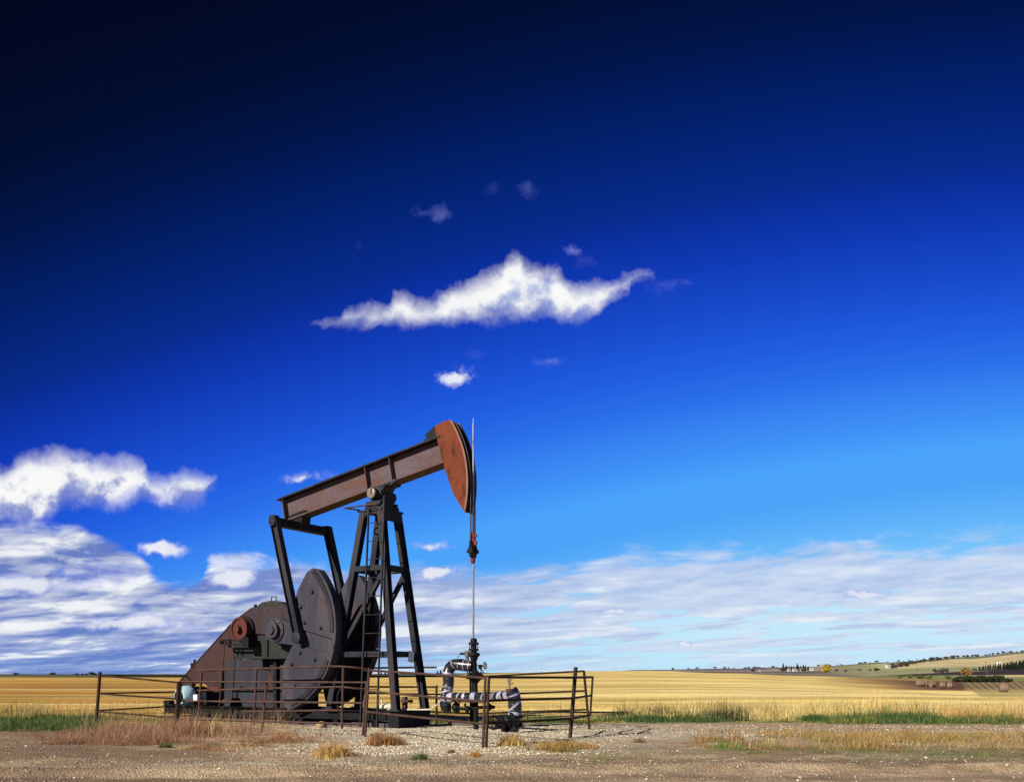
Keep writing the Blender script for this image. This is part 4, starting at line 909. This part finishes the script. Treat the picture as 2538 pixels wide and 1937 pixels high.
def veg(name, layers, kind='stuff', label=None, cat=None, group=None):
    VV, FF, CCc, o = [], [], [], 0
    for v, f, c_ in layers: VV.append(v); FF.append(f+o); CCc.append(c_); o += len(v)
    ob = mesh_np(name, np.concatenate(VV), np.concatenate(FF), M['blade'], np.concatenate(CCc))
    return tag(ob, label, cat, group, kind)
def mixc(n, cs, var=.18):
    cs = np.array(cs); i = rng.integers(0, len(cs), n); return cs[i] * (1 + rng.normal(0, var, (n, 1))).clip(.4, 1.7)
def region(n, px0, px1, py0, py1, dens=None):
    """uniform on the ground between bearings and distances, thinned by dens(px,py)"""
    out = []; tot = 0
    while tot < n:
        py = rng.random(n*2)*(py1-py0)+py0; Yv = HC*FL/(py-HY)
        wgt = (Yv/ (HC*FL/(py0-HY)))**1.0
        px = rng.random(n*2)*(px1-px0)+px0
        keep = rng.random(n*2) < wgt*(dens(px, py) if dens else 1)
        q = np.stack([(px-CX)/FL*Yv, Yv], -1)[keep]; out.append(q); tot += len(q)
    return np.concatenate(out)[:n]
straw = [(.68,.53,.23),(.62,.46,.17),(.76,.63,.33),(.50,.39,.15)]
dull = [(.40,.29,.13),(.46,.30,.12),(.34,.22,.10),(.52,.36,.15)]
greenc = [(.075,.145,.042),(.050,.095,.030),(.120,.175,.050),(.19,.21,.07)]
rust_w = [(.30,.155,.085),(.38,.21,.12),(.24,.12,.07),(.44,.28,.17)]
orange = [(.50,.26,.07),(.55,.33,.10),(.42,.19,.06),(.60,.42,.16)]
olive = [(.20,.20,.06),(.28,.24,.08),(.14,.17,.05)]

def uniform(n, x0, x1, y0, y1): return np.stack([rng.random(n)*(x1-x0)+x0, rng.random(n)*(y1-y0)+y0], -1)
def polar(n, y0, y1, u0=-.72, u1=.72, p=1.0):
    Yv = y0 + (y1-y0)*rng.random(n)**p; return np.stack([(u0+(u1-u0)*rng.random(n))*Yv, Yv], -1)
def mounds(cents, R0, R1, h0, h1, npm, cs, wid=.013, lean=.7, dome=.75, hvar=.5):
    """blades gathered in rounded mounds that lean outwards"""
    P_, H_, T_ = [], [], []; ca_ = np.array(cs)
    big = 1 + 1.1*fbm(np.asarray(cents)[:,0]*.45, np.asarray(cents)[:,1]*.8, 2, 222)
    for c_, bg_ in zip(cents, big):
        r = rng.uniform(R0, R1); hh = rng.uniform(h0, h1)*rng.uniform(.5, 1.25)*bg_; n = int(npm*(r/R1)**2*rng.uniform(.6, 1.3)) + 4
        a = rng.random(n)*6.283; rad = r*np.sqrt(rng.random(n))
        P_.append(np.stack([c_[0]+rad*np.cos(a), c_[1]+rad*np.sin(a)*.8], -1)); H_.append(hh*(1-dome*(rad/r)**2)*(1-hvar+hvar*2*rng.random(n)))
        base_ = ca_[rng.integers(0, len(ca_))]*rng.uniform(.6, 1.3); T_.append(base_*.6 + .4*mixc(n, cs, .3))
    q = np.concatenate(P_); h = np.concatenate(H_).clip(.02, 3); return blades('m', q, h, wid, np.concatenate(T_), lean, .3)
# straw along the field edge, thinning into the stubble
L = []
q = polar(64000, 28.6, 56, p=1.6); f = fbm(q[:,0]*.22, q[:,1]*.25, 4, 90); r_ = np.clip((q[:,0]/q[:,1]+.1)*2.5, .25, 1)
h = (.05+.24*rng.random(len(q))**2.2)*(1+f*2.2).clip(.15, 3)*(.6+.55*r_)*np.clip((54-q[:,1])/24, .16, 1); keep = rng.random(len(q)) < (.50 + f*1.5)
q = q[keep]; h = h[keep].clip(.03, 2); f = f[keep]; cc = mixc(len(q), straw); k = (rng.random(len(q)) < .12+f*.3); cc[k] = mixc(k.sum(), olive+[(.24,.30,.10)])
u = q[:,0]/q[:,1]; k = (rng.random(len(q)) < np.clip((u-.36)*5, 0, .62)*np.clip((38-q[:,1])/6, 0, 1)*(.7+f*1.5)); cc[k] = mixc(k.sum(), orange)
L.append(blades('s', q, h, .020, cc, .42))
q = polar(3400, 28.5, 46, -.72, .72, 1.3); k = rng.random(len(q)) < np.where(q[:,0]/q[:,1] > .2, .9, .3); q = q[k]
L.append(blades('s', q, .30+.50*rng.random(len(q))**1.7, .013, mixc(len(q), straw+olive), .3))
L.append(mounds(polar(260, 28.6, 40, .12, .72), .2, .8, .25, .6, 130, straw+olive[:1], .018, .5, .6))
L.append(mounds(polar(60, 28.3, 32, .42, .72), .3, .8, .3, .6, 170, orange+straw, .018, .5, .6))
L.append(mounds(polar(120, 28.4, 33, -.72, -.42), .2, .7, .18, .45, 110, straw+olive+greenc[3:], .018, .5, .6))
veg('dry_field_edge_grass', L, 'stuff', 'tall straw coloured grass along the near edge of the stubble field', 'grass')
# green verge
L = []
q = polar(30000, 26.5, 29.4, -.72, .72, 1.2); f = fbm(q[:,0]*.35, q[:,1]*.5, 4, 95); u = q[:,0]/q[:,1]
dens = np.where(u > -.05, .42, np.where(u < -.44, .5, .3)) + f*1.9 - np.clip((27.2-q[:,1])*.6, 0, .5); keep = rng.random(len(q)) < dens
q = q[keep]; f = f[keep]; u = u[keep]; h = (.06+.13*rng.random(len(q)))*(1+f*1.6); cc = mixc(len(q), greenc, .25)
k = rng.random(len(q)) < np.where(u > .30, .62, .36)-f*1.2; cc[k] = mixc(k.sum(), olive+straw[:1]+orange[:1])
L.append(blades('g', q, h.clip(.04, .8), .022, cc, .45))
q = polar(420, 26.6, 28.9, .02, .68); q = q[fbm(q[:,0]*.22, q[:,1]*.3, 3, 97) > -.02][:190]
L.append(mounds(q, .18, .85, .08, .40, 170, greenc[:3], .020, .5, .7))
q = polar(150, 25.7, 26.9, -.1, .72); q = q[fbm(q[:,0]*.3, q[:,1]*.5, 3, 98) > .0]
L.append(mounds(q, .12, .5, .04, .16, 90, greenc+olive+straw[:1], .016, .7, .6))
L.append(mounds(polar(70, 26.7, 28.8, .40, .72), .18, .6, .12, .34, 120, greenc+olive+orange[:1], .020, .45, .6))
L.append(mounds(polar(40, 26.7, 28.2, -.30, .07), .18, .5, .10, .25, 120, greenc+olive, .020, .45, .6))
q = region(7000, -60, 262, 1779, 1811); L.append(blades('g', q, .06+.14*rng.random(len(q)), .022, mixc(len(q), greenc[:3]+[(.07,.15,.045)]), .45))
L.append(mounds(region(90, -60, 262, 1779, 1808), .2, .6, .12, .30, 130, greenc+olive[:1], .020, .45, .6))
veg('green_verge_grass', L, 'stuff', 'short green grass between the gravel and the stubble field', 'grass')
# a taller dark clump at the verge
def clump(name, label, px, py, r, n, hmin, hmax, cs, group=None, lean=.3, wid=.02, cat='plant', ry=None):
    g = G(px, py); a = rng.random(n)*6.283; rad = r*np.sqrt(rng.random(n))*(.35+.65*rng.random(n))
    q = np.stack([g.x + rad*np.cos(a), g.y + (ry or r)/r*rad*np.sin(a)], -1)
    h = (hmin+(hmax-hmin)*rng.random(n)) * (1 - .55*(rad/r)**2)
    o = veg(name, [blades('t', q, h, wid, mixc(n, cs), lean)], None, label, cat, group)
    me = o.data; co = np.empty(len(me.vertices)*3, np.float32); me.vertices.foreach_get('co', co); co = co.reshape(-1, 3) - np.array(g[:], np.float32)
    me.vertices.foreach_set('co', co.ravel()); o.location = g; return o
clump('tall_weed', 'tall dark green weed clump standing in the verge right of the fence', 1800, 1786, 1.1, 520, .30, .95, [(.045,.075,.035),(.07,.10,.04),(.13,.11,.06)], lean=.22, ry=.4, wid=.013)
for px, py, r, lb in ((1600,1789,.9,'dark green bushy grass clump at the verge nearest the fence end'), (2240,1787,1.1,'green grass clump at the verge near the orange grass'), (2020,1787,.6,'small green grass clump between two larger verge clumps')):
    clump('verge_clump', lb, px, py, r, 900, .10, .36, greenc[:2]+greenc[:1], 'green clumps along the verge', .35, ry=.4)
# tangled reddish weeds
def md(nm, px0, px1, py0, py1, dens, *a, **k): return mounds(region(nm, px0, px1, py0, py1, dens), *a, **k)
pale_w = [(.46,.27,.17),(.54,.36,.24),(.38,.21,.13)]
L = [md(34, 60, 330, 1812, 1846, lambda a, b_: np.exp(-((a-200)/110)**2), .2, .5, .12, .28, 260, rust_w, .009, 1.5, .8),
     md(78, 140, 640, 1806, 1844, lambda a, b_: np.exp(-((a-350)/170)**2-((b_-1822)/22)**2), .25, .6, .18, .46, 330, rust_w+pale_w, .009, 1.5, .8),
     md(14, 250, 330, 1806, 1824, None, .3, .6, .40, .62, 420, rust_w+pale_w, .009, 1.2, .7),
     md(18, 400, 520, 1802, 1824, None, .3, .6, .36, .62, 420, rust_w+pale_w, .009, 1.2, .7),
     md(34, 420, 700, 1804, 1832, lambda a, b_: np.exp(-((a-560)/110)**2), .2, .5, .14, .42, 260, rust_w+pale_w+[(.50,.36,.2)], .009, 1.5, .8),
     md(110, 540, 930, 1814, 1856, lambda a, b_: np.exp(-((a-680)/120)**2-((b_-1832)/14)**2), .15, .45, .05, .20, 160, rust_w+orange[:1], .010, 1.0, .7),
     md(26, 440, 640, 1846, 1862, lambda a, b_: np.exp(-((a-545)/60)**2), .15, .4, .07, .20, 220, orange+rust_w, .009, 1.5, .8),
     md(180, 40, 1000, 1836, 1872, lambda a, b_: (.4+1.6*fbm(a/60, b_/8, 3, 156)).clip(0, 1), .08, .35, .02, .07, 90, rust_w+olive, .010, 1.0, .7),
     md(20, 180, 640, 1806, 1846, None, .1, .3, .06, .2, 120, greenc+olive, .012, .7, .7)]
q = region(900, 200, 720, 1800, 1826); L.append(blades('w', q, .35+.45*rng.random(len(q)), .008, mixc(len(q), pale_w+straw[:1]), .55, .5))
veg('dry_reddish_weeds', L, 'stuff', 'tangled reddish brown dead weeds along the front of the left fence', 'weeds')
# grass island between the tracks on the right
L = []
edge = lambda a, b_: np.clip((a-1720)/420 - .1 + fbm(a/60, b_/9, 3, 150)*2.2, 0, 1)
rb = [(.30,.13,.07),(.26,.15,.07),(.36,.18,.08)]
L += [md(420, 1740, 2700, 1813, 1853, edge, .14, .46, .06, .22, 130, dull+orange[:3]+olive, .012, .6, .6, .6),
      md(170, 1740, 2700, 1810, 1856, edge, .12, .40, .05, .18, 110, olive+dull+[(.26,.29,.09)], .012, .6, .6, .6),
      md(230, 1700, 2700, 1834, 1864, edge, .12, .40, .03, .11, 110, rb+rust_w+olive, .012, .7, .6, .6),
      md(190, 1660, 2700, 1848, 1878, edge, .10, .32, .03, .10, 90, olive+greenc, .012, .6, .6, .6),
      md(70, 1690, 1930, 1824, 1852, lambda a, b_: np.exp(-((a-1790)/70)**2), .12, .34, .06, .20, 130, rb+orange[:1]+olive, .012, .6, .6),
      md(16, 1770, 1840, 1846, 1864, None, .10, .22, .06, .15, 120, [(.16,.28,.06),(.12,.22,.05)], .012, .6, .6),
      md(90, 1290, 1490, 1838, 1866, lambda a, b_: np.exp(-((a-1380)/70)**2-((b_-1852)/9)**2), .12, .32, .06, .20, 150, orange+rust_w[:1]+olive, .012, .6, .7),
      md(14, 1340, 1440, 1854, 1866, None, .10, .2, .05, .12, 100, greenc[2:]+olive, .012, .6, .7),
      md(60, 1400, 1620, 1868, 1896, lambda a, b_: np.exp(-((a-1510)/75)**2-((b_-1880)/10)**2), .08, .26, .02, .08, 80, [(.10,.14,.05),(.16,.19,.08)]+olive, .010, .7, .6),
      md(90, 1560, 2600, 1862, 1905, None, .06, .25, .02, .06, 50, olive+greenc[:2], .010, .7, .6),
      md(260, 500, 1740, 1836, 1915, lambda a, b_: (.4+1.6*fbm(a/60, b_/8, 3, 155)).clip(0, 1), .06, .30, .015, .06, 60, olive+rust_w+dull, .010, .8, .6)]
q = region(1200, 1800, 2700, 1812, 1856); L.append(blades('i', q, .12+.16*rng.random(len(q)), .009, mixc(len(q), straw+dull), .5))
veg('roadside_grass', L, 'stuff', 'orange and tan grass growing between the wheel tracks on the right', 'grass')
tufts = [(826,1872,.42,900,.08,.24,orange+straw,'golden tuft growing in the gravel in front of the long fence section'),
         (940,1846,.34,800,.08,.28,orange+rust_w,'orange dry tuft at the foot of the post below the ladder'),
         (978,1845,.30,600,.06,.22,orange+rust_w,'smaller orange dry tuft just right of the one below the ladder'),
         (1040,1882,.22,260,.05,.15,greenc,'small green weed alone on the pale gravel'),
         (1268,1846,.38,700,.06,.26,orange+straw,'straw tuft at the foot of the taped riser pipe'),
         (1118,1866,.10,160,.04,.10,olive+rust_w,'tiny olive tuft left of the double corner post'),
         (1177,1872,.16,300,.03,.10,orange,'flat orange tuft in front of the double corner post'),
         (1583,1842,.20,420,.03,.12,olive+rust_w,'brown tuft on the track right of the fence'),
         (428,1817,.28,420,.08,.20,greenc,'green tuft among the reddish weeds by the blue motor'),
         (410,1852,.18,340,.04,.12,greenc+olive,'green tuft on the dirt in front of the reddish weeds')]
for px, py, r, n, h0, h1, cs, lb in tufts: clump('grass_tuft', lb, px, py, r, int(n*1.3), h0*1.5, h1*1.45, cs, 'grass tufts on the gravel', .45, .014, 'grass tuft')

# loose stones
def stones(n, gen, s0, s1, cs):
    q = gen(n); s = s0+(s1-s0)*rng.random(len(q))**2.5; z = height(q[:,0], q[:,1]); n = len(q)
    base = np.array([(1,0,0),(0,1,0),(-1,0,0),(0,-1,0),(0,0,.75),(0,0,-.6)]); a = rng.random(n)*6.28
    sx = (1+.6*rng.random((n,1)))*s[:,None]; v = base[None]*np.stack([sx[:,0], s*.8, s*.7], -1)[:,None,:]; v = v + rng.normal(0, .12, v.shape)*s[:,None,None]
    ca, sa = np.cos(a)[:,None], np.sin(a)[:,None]; X_ = v[...,0]*ca - v[...,1]*sa; Y_ = v[...,0]*sa + v[...,1]*ca
    v = np.stack([X_+q[:,0:1], Y_+q[:,1:2], v[...,2]+z[:,None]+s[:,None]*.15], -1)
    t = np.array([(0,1,4),(1,2,4),(2,3,4),(3,0,4),(1,0,5),(2,1,5),(3,2,5),(0,3,5)])
    f = (np.arange(n)[:,None,None]*6+t[None]).reshape(-1,3); return v.reshape(-1,3), f, np.repeat(mixc(n, cs, .2), 6, 0)
sgrey = [(.58,.51,.38),(.46,.38,.27),(.66,.60,.48),(.35,.27,.18)]
L = [stones(30000, lambda n: region(n, 560, 1560, 1798, 1872, lambda a, b_: np.exp(-((a-1060)/330)**2)), .008, .028, sgrey),
     stones(11000, lambda n: region(n, -100, 2640, 1850, 1945, lambda a, b_: (.12+np.exp(-((b_-1892)/14)**2-((a-1000)/900)**2))*(.6+1.2*fbm(a/90, b_/9, 3, 77)).clip(0, 1)), .006, .022, [(q[0]*.8,q[1]*.78,q[2]*.75) for q in sgrey]+[(.26,.19,.14)]),
     stones(200, lambda n: region(n, -100, 2640, 1805, 1940), .02, .045, sgrey),
     stones(5000, lambda n: region(n, 1300, 2600, 1797, 1830), .010, .032, sgrey)]
L = [(v, f, c_) for v, f, c_ in L]
o = veg('loose_gravel', L, 'stuff', 'loose pale stones scattered over the gravel pad and track', 'gravel'); o.data.materials[0] = attr_mat('stone', .15, 20, 0, .9)

# ------------------------------------------------------------------ far things
def leafcloud(centers, radii, n, size, cs, seed):
    rg = np.random.default_rng(seed); V = []; Cc = []
    for (c_, r_) in zip(centers, radii):
        m_ = n; dvec = rg.normal(size=(m_, 3)); dvec /= np.linalg.norm(dvec, axis=1)[:, None]
        p = np.array(c_) + dvec*np.array(r_)*(.55+.5*rg.random((m_, 1))); a = rg.normal(size=(m_, 3)); a /= np.linalg.norm(a, axis=1)[:, None]
        b_ = np.cross(a, rg.normal(size=(m_, 3))); b_ /= np.linalg.norm(b_, axis=1)[:, None]; s = size*(.6+.8*rg.random((m_, 1)))
        V.append(np.stack([p-a*s-b_*s*.6, p+a*s-b_*s*.6, p+a*s*.3+b_*s], 1)); cs_ = np.array(cs)
        Cc.append(np.repeat(cs_[rg.integers(0, len(cs_), m_)]*(1+rg.normal(0, .2, (m_, 1))).clip(.4, 1.7), 3, 0))
    v = np.concatenate(V).reshape(-1, 3); f = np.arange(len(v)).reshape(-1, 3); return v, f, np.concatenate(Cc)
def make_tree(name, kind, seed, cs, trunk_h=1.2):
    rg = random.Random(seed); root = empty(name)
    if kind == 'conifer':
        cen = [(rg.uniform(-.15,.15), rg.uniform(-.15,.15), z) for z in np.linspace(1.6, 9, 9)]; rad = [((9.8-z)*.26+.2,)*2+(.75,) for _, _, z in cen]; n = 70; sz = .45; top = 8.5
    elif kind == 'shrub':
        cen = [(rg.uniform(-2.2,2.2), rg.uniform(-1.5,1.5), rg.uniform(.8,2.2)) for _ in range(10)]; rad = [(rg.uniform(.9,1.5),)*2+(rg.uniform(.8,1.3),) for _ in cen]; n = 90; sz = .28; top = 1.2
    else:
        cen = [(rg.uniform(-1.8,1.8), rg.uniform(-1.8,1.8), rg.uniform(2.6,6.4)) for _ in range(11)]; rad = [(rg.uniform(1.1,1.9),)*2+(rg.uniform(.9,1.6),) for _ in cen]; n = 80; sz = .38; top = 4.5
    v, f, c_ = leafcloud(cen, rad, n, sz, cs, seed); mesh_np('crown', v, f, M['leaf'], c_, parent=root)
    b = MB(); b.tube([(0,0,-.5),(.05,0,top*.5),(0,.05,top)], .2, 7, rr=[.24,.17,.05])
    if kind != 'conifer':
        for k in range(4):
            a = k*1.57+.4; b.tube([(0,0,top*.4),(math.cos(a)*.7,math.sin(a)*.7,top*.75),(math.cos(a)*1.2,math.sin(a)*1.2,top)], .08, 5, rr=[.11,.07,.03])
    b.build('trunk', M['wood'], root); return root
con = [make_tree('conifer_tree', 'conifer', 11+i, [(.022,.035,.022),(.03,.045,.026),(.018,.026,.020)]) for i in range(2)]
brd = [make_tree('broadleaf_tree', 'broad', 21+i, [(.11,.10,.085),(.14,.115,.095),(.085,.09,.08)]) for i in range(2)]  # leaf colours paled and greyed to carry distance haze
yel = make_tree('yellow_tree', 'broad', 31, [(.62,.46,.05),(.52,.38,.04),(.42,.33,.06)])
org = make_tree('orange_shrub', 'shrub', 33, [(.34,.20,.08),(.28,.17,.07)])
shr = [make_tree('dark_shrub', 'shrub', 41+i, [(.028,.045,.022),(.04,.055,.025),(.05,.055,.03)]) for i in range(2)]
grn = make_tree('green_shrub', 'shrub', 51, [(.12,.15,.05),(.16,.16,.06)])
used = set()
def plant(proto, px, Y, hgt, full, label, cat, group, wide=1.0):
    o = proto if proto.name not in used else copy_tree(proto)
    if o is proto: used.add(proto.name)
    x = (px-CX)/FL*Y; o.location = (x, Y, hz(x, Y)); s = hgt/full; o.scale = (s*wide, s*wide, s); o.rotation_euler = (0, 0, random.random()*6.28)
    tag(o, label, cat, group); return o
random.seed(5)
for px in np.linspace(1940, 2003, 12):
    plant(con[random.randrange(2)], px+random.uniform(-2,2), 1500+random.uniform(-20,60), random.uniform(8,13), 9.8, 'dark conifer in the windbreak behind the white farm buildings on the horizon', 'tree', 'farmstead conifers')
for i, px in enumerate(np.linspace(2425, 2550, 30)):
    plant(con[random.randrange(2)], px+random.uniform(-2,2), 960+random.uniform(-15,30), random.uniform(4.5,7)+ (px-2425)/125*5, 9.8, 'dark conifer in the long shelterbelt row at the far right below the pale hill field', 'tree', 'shelterbelt conifers', .8)
for i, px in enumerate(np.linspace(2390, 2470, 12)):
    plant(brd[random.randrange(2)], px+random.uniform(-3,3), 900+random.uniform(-15,30), random.uniform(2.5,4.5), 7.5, 'low bare tree at the left end of the shelterbelt', 'tree', 'low shelterbelt trees')
for i in range(55):
    px = random.uniform(2205, 2560); Y = 2440+random.uniform(-40,40); plant(brd[random.randrange(2)], px, Y, random.uniform(2,7.5), 7.5, 'tiny dark tree on the skyline of the pale hill at the right', 'tree', 'hilltop skyline trees', 1.6)
for i in range(60):
    px = 2200+random.random()**1.4*170; Y = 1520+(px-2200)*4+random.uniform(-60,60); plant(brd[random.randrange(2)], px, min(Y, 2300), random.uniform(3.5,9), 7.5, 'dark tree in the wood right of the white farmhouse on the slope', 'tree', 'trees right of the farmhouse', 1.5)
for i in range(34):
    px = random.uniform(1660, 2200); Y = 2350+random.uniform(-150,120); plant(brd[random.randrange(2)], px, Y, random.uniform(2.5,6.5), 7.5, 'tiny brownish tree on the low horizon ridge right of the pump jack', 'tree', 'horizon ridge trees', 2.2)
for i in range(8):
    px = random.uniform(1850, 2190); Y = 1250+random.uniform(-150,150); plant(brd[random.randrange(2)], px, Y, random.uniform(3,6), 7.5, 'low brownish tree below the horizon farmstead', 'tree', 'valley trees', 1.8)
plant(yel, 2047, 700, 8.2, 7.5, 'bright yellow autumn tree standing alone below the horizon', 'tree', None, 1.15)
plant(org, 2394, 560, 5.5, 3.4, 'orange brown shrub behind the dark thicket on the right', 'shrub', None, .8)
random.seed(9)
for i, px in enumerate(np.linspace(2366, 2500, 22)):
    plant(shr[i % 2], px+random.uniform(-2,2), 395+random.uniform(-6,10), random.uniform(2.6,3.6)*(1 if 1 < i < 19 else .65), 3.4, 'dark green shrub in the dense thicket at the top of the striped field', 'shrub', 'thicket shrubs', .9)
for i, px in enumerate((2231, 2255, 2277, 2285, 2303, 2350)):
    plant(grn, px, 445+random.uniform(-8,8), random.uniform(1.6,2.6), 3.4, 'small olive shrub on the green strip before the ploughed field', 'shrub', 'olive shrubs')
for i, px in enumerate((2317,2325,2332,2340,2346)):
    plant(brd[i % 2], px, 770, random.uniform(3,5), 7.5, 'small bare tree beyond the ploughed field', 'tree', 'bare trees beyond the ploughed field')
for px in (130, 205, 215, 228, 236, 190, 40):
    plant(brd[0], px, 1100, random.uniform(2.5,4.5), 7.5, 'small yellowish tree on the flat left horizon', 'tree', 'left horizon trees', 2.2)
for px in (945, 955, 962, 972, 1084, 1092, 1110):
    plant(con[0], px, 1300, random.uniform(4,7), 9.8, 'tiny dark tree on the horizon between the legs of the pump jack', 'tree', 'centre horizon trees', 1.4)

# farm buildings
def house(name, label, px, Y, w_, d_, h_, roof, group=None, cat='house', dzb=0, wallm='shedwhite'):
    x = (px-CX)/FL*Y; root = empty(name, (x, Y, hz(x, Y)+dzb), random.uniform(-.3,.3)); tag(root, label, cat, group)
    b = MB(); b.box(-w_/2,w_/2,-d_/2,d_/2,-1,h_); b.build('wall', M[wallm], root)
    b = MB(); b.prism([(-w_/2-.4,h_+.003),(w_/2+.4,h_+.003),(w_/2*.1,h_+roof),(-w_/2*.1,h_+roof)], -d_/2-.4, d_/2+.4); b.build('roof', M['shedwhite'] if group == 'white sheds' else M['roofgrey'], root)
    for k in (-1, 1):
        b = MB(); q_ = min(.7, w_*.12); b.box(k*w_/4-q_,k*w_/4+q_,-d_/2-.03,-d_/2-.003,h_*.4,h_*.75); b.build('window', M['glass'], root)
    b = MB(); b.box(-.15*min(w_,4),.15*min(w_,4),-d_/2-.04,-d_/2-.003,0,min(2.2,h_*.8)); b.build('door', M['wood'], root)
    return root
house('farmhouse', 'white farmhouse on the slope at the left end of the dark wood', 2201, 1480, 6, 6, 4.5, 3.5, dzb=2)
house('farm_shed', 'leftmost white farm building in front of the horizon conifers', 1955, 1440, 4, 4, 2.2, 1.2, 'white sheds', 'shed', 1)
house('farm_shed', 'long white farm building in the middle of the horizon conifers', 1970, 1430, 7, 5, 2.2, 1.2, 'white sheds', 'shed', 1)
house('farm_shed', 'white farm building at the right end of the horizon conifers', 1988, 1440, 5, 5, 2.6, 1.2, 'white sheds', 'shed', 1)
house('farm_shed', 'white building standing just right of the horizon conifers', 2011, 1440, 6, 5, 2.4, 1.2, 'white sheds', 'shed', 2)
house('farm_shed', 'tiny white shed on the low ridge left of the horizon conifers', 1882, 1500, 4, 4, 1.8, 1, 'white sheds', 'shed', 0)
house('small_shed', 'small reddish shed standing on the dark ploughed field', 2328, 700, 1.5, 1.4, 1.9, .5, None, 'shed', 0, 'drum')
for px in (2473, 2480):
    b = MB(); b.lathe([(1.2,-1),(1.2,3.2),(.8,3.9),(.2,4.2)], (0,0,0), (0,0,1), 16); o = b.build('grain_bin', M['white'], None); x = (px-CX)/FL*1250; o.location = (x,1250,hz(x,1250)+2)
    tag(o, ('left' if px == 2473 else 'right')+' one of the two white grain bins above the shelterbelt conifers', 'grain bin', 'grain bins')
# straw bales
for i, (px, Y, lb) in enumerate(((2277,172,'leftmost round bale of the row on the brown soil'),(2286,175,'round bale touching the leftmost one in the row'),(2296,178,'third round bale with its dark end showing'),
        (2311,176,'round bale in the middle of the row on the brown soil'),(2335,174,'fourth separate round bale, left neighbour of the rightmost'),(2354,176,'rightmost round bale of the row on the brown soil'),
        (2487,118,'round bale nearest the camera, half hidden behind tall straw'))):
    b = MB(); r_ = .60; b.lathe([(.2,-.5),(r_*.9,-.5),(r_,-.44),(r_*1.01,0),(r_,.44),(r_*.9,.5),(.2,.5)], (0,0,r_*.93), (1,0,0), 22); o = b.build('straw_bale', M['bale'])
    x = (px-CX)/FL*Y; o.location = (x, Y, hz(x, Y)); o.rotation_euler = (0,0,random.uniform(-.5,.5)+(.9 if i == 2 else 0)); tag(o, lb, 'bale', 'round straw bales')
# utility poles
def pole(px, Y, h_, label, tilt=0):
    x = (px-CX)/FL*Y; r_ = empty('utility_pole', (x, Y, hz(x, Y))); r_.rotation_euler = (0, tilt, 0); tag(r_, label, 'utility pole', 'utility poles')
    b = MB(); b.tube([(0,0,-.5),(0,0,h_)], .16, 8, rr=[.2,.13]); b.build('pole', M['wood'], r_)
    b = MB(); b.bar((-1.1,0,h_-.5),(1.1,0,h_-.5), .12, .14); b.build('crossarm', M['wood'], r_)
pole(97, 1000, 8.5, 'wooden utility pole alone on the left horizon')
for px, Y, h_, lb, tl in ((1735,1050,8.5,'wooden utility pole left of the horizon conifers',0),(1343,1100,7,'faint utility pole left of the right fence post',0),(1527,1100,6,'faint pole on the crest right of the fence',0),
    (2136,900,9,'utility pole on the olive field left of the white farmhouse',0),(2274,800,9,'utility pole above the left end of the ploughed field',0),(2448,520,9.5,'leaning utility pole behind the dark thicket',-.12)): pole(px, Y, h_, lb, tl)
for o in bpy.data.objects:
    if o.type == 'EMPTY' and o.parent is None and 'label' not in o: print('UNLABELLED', o.name)
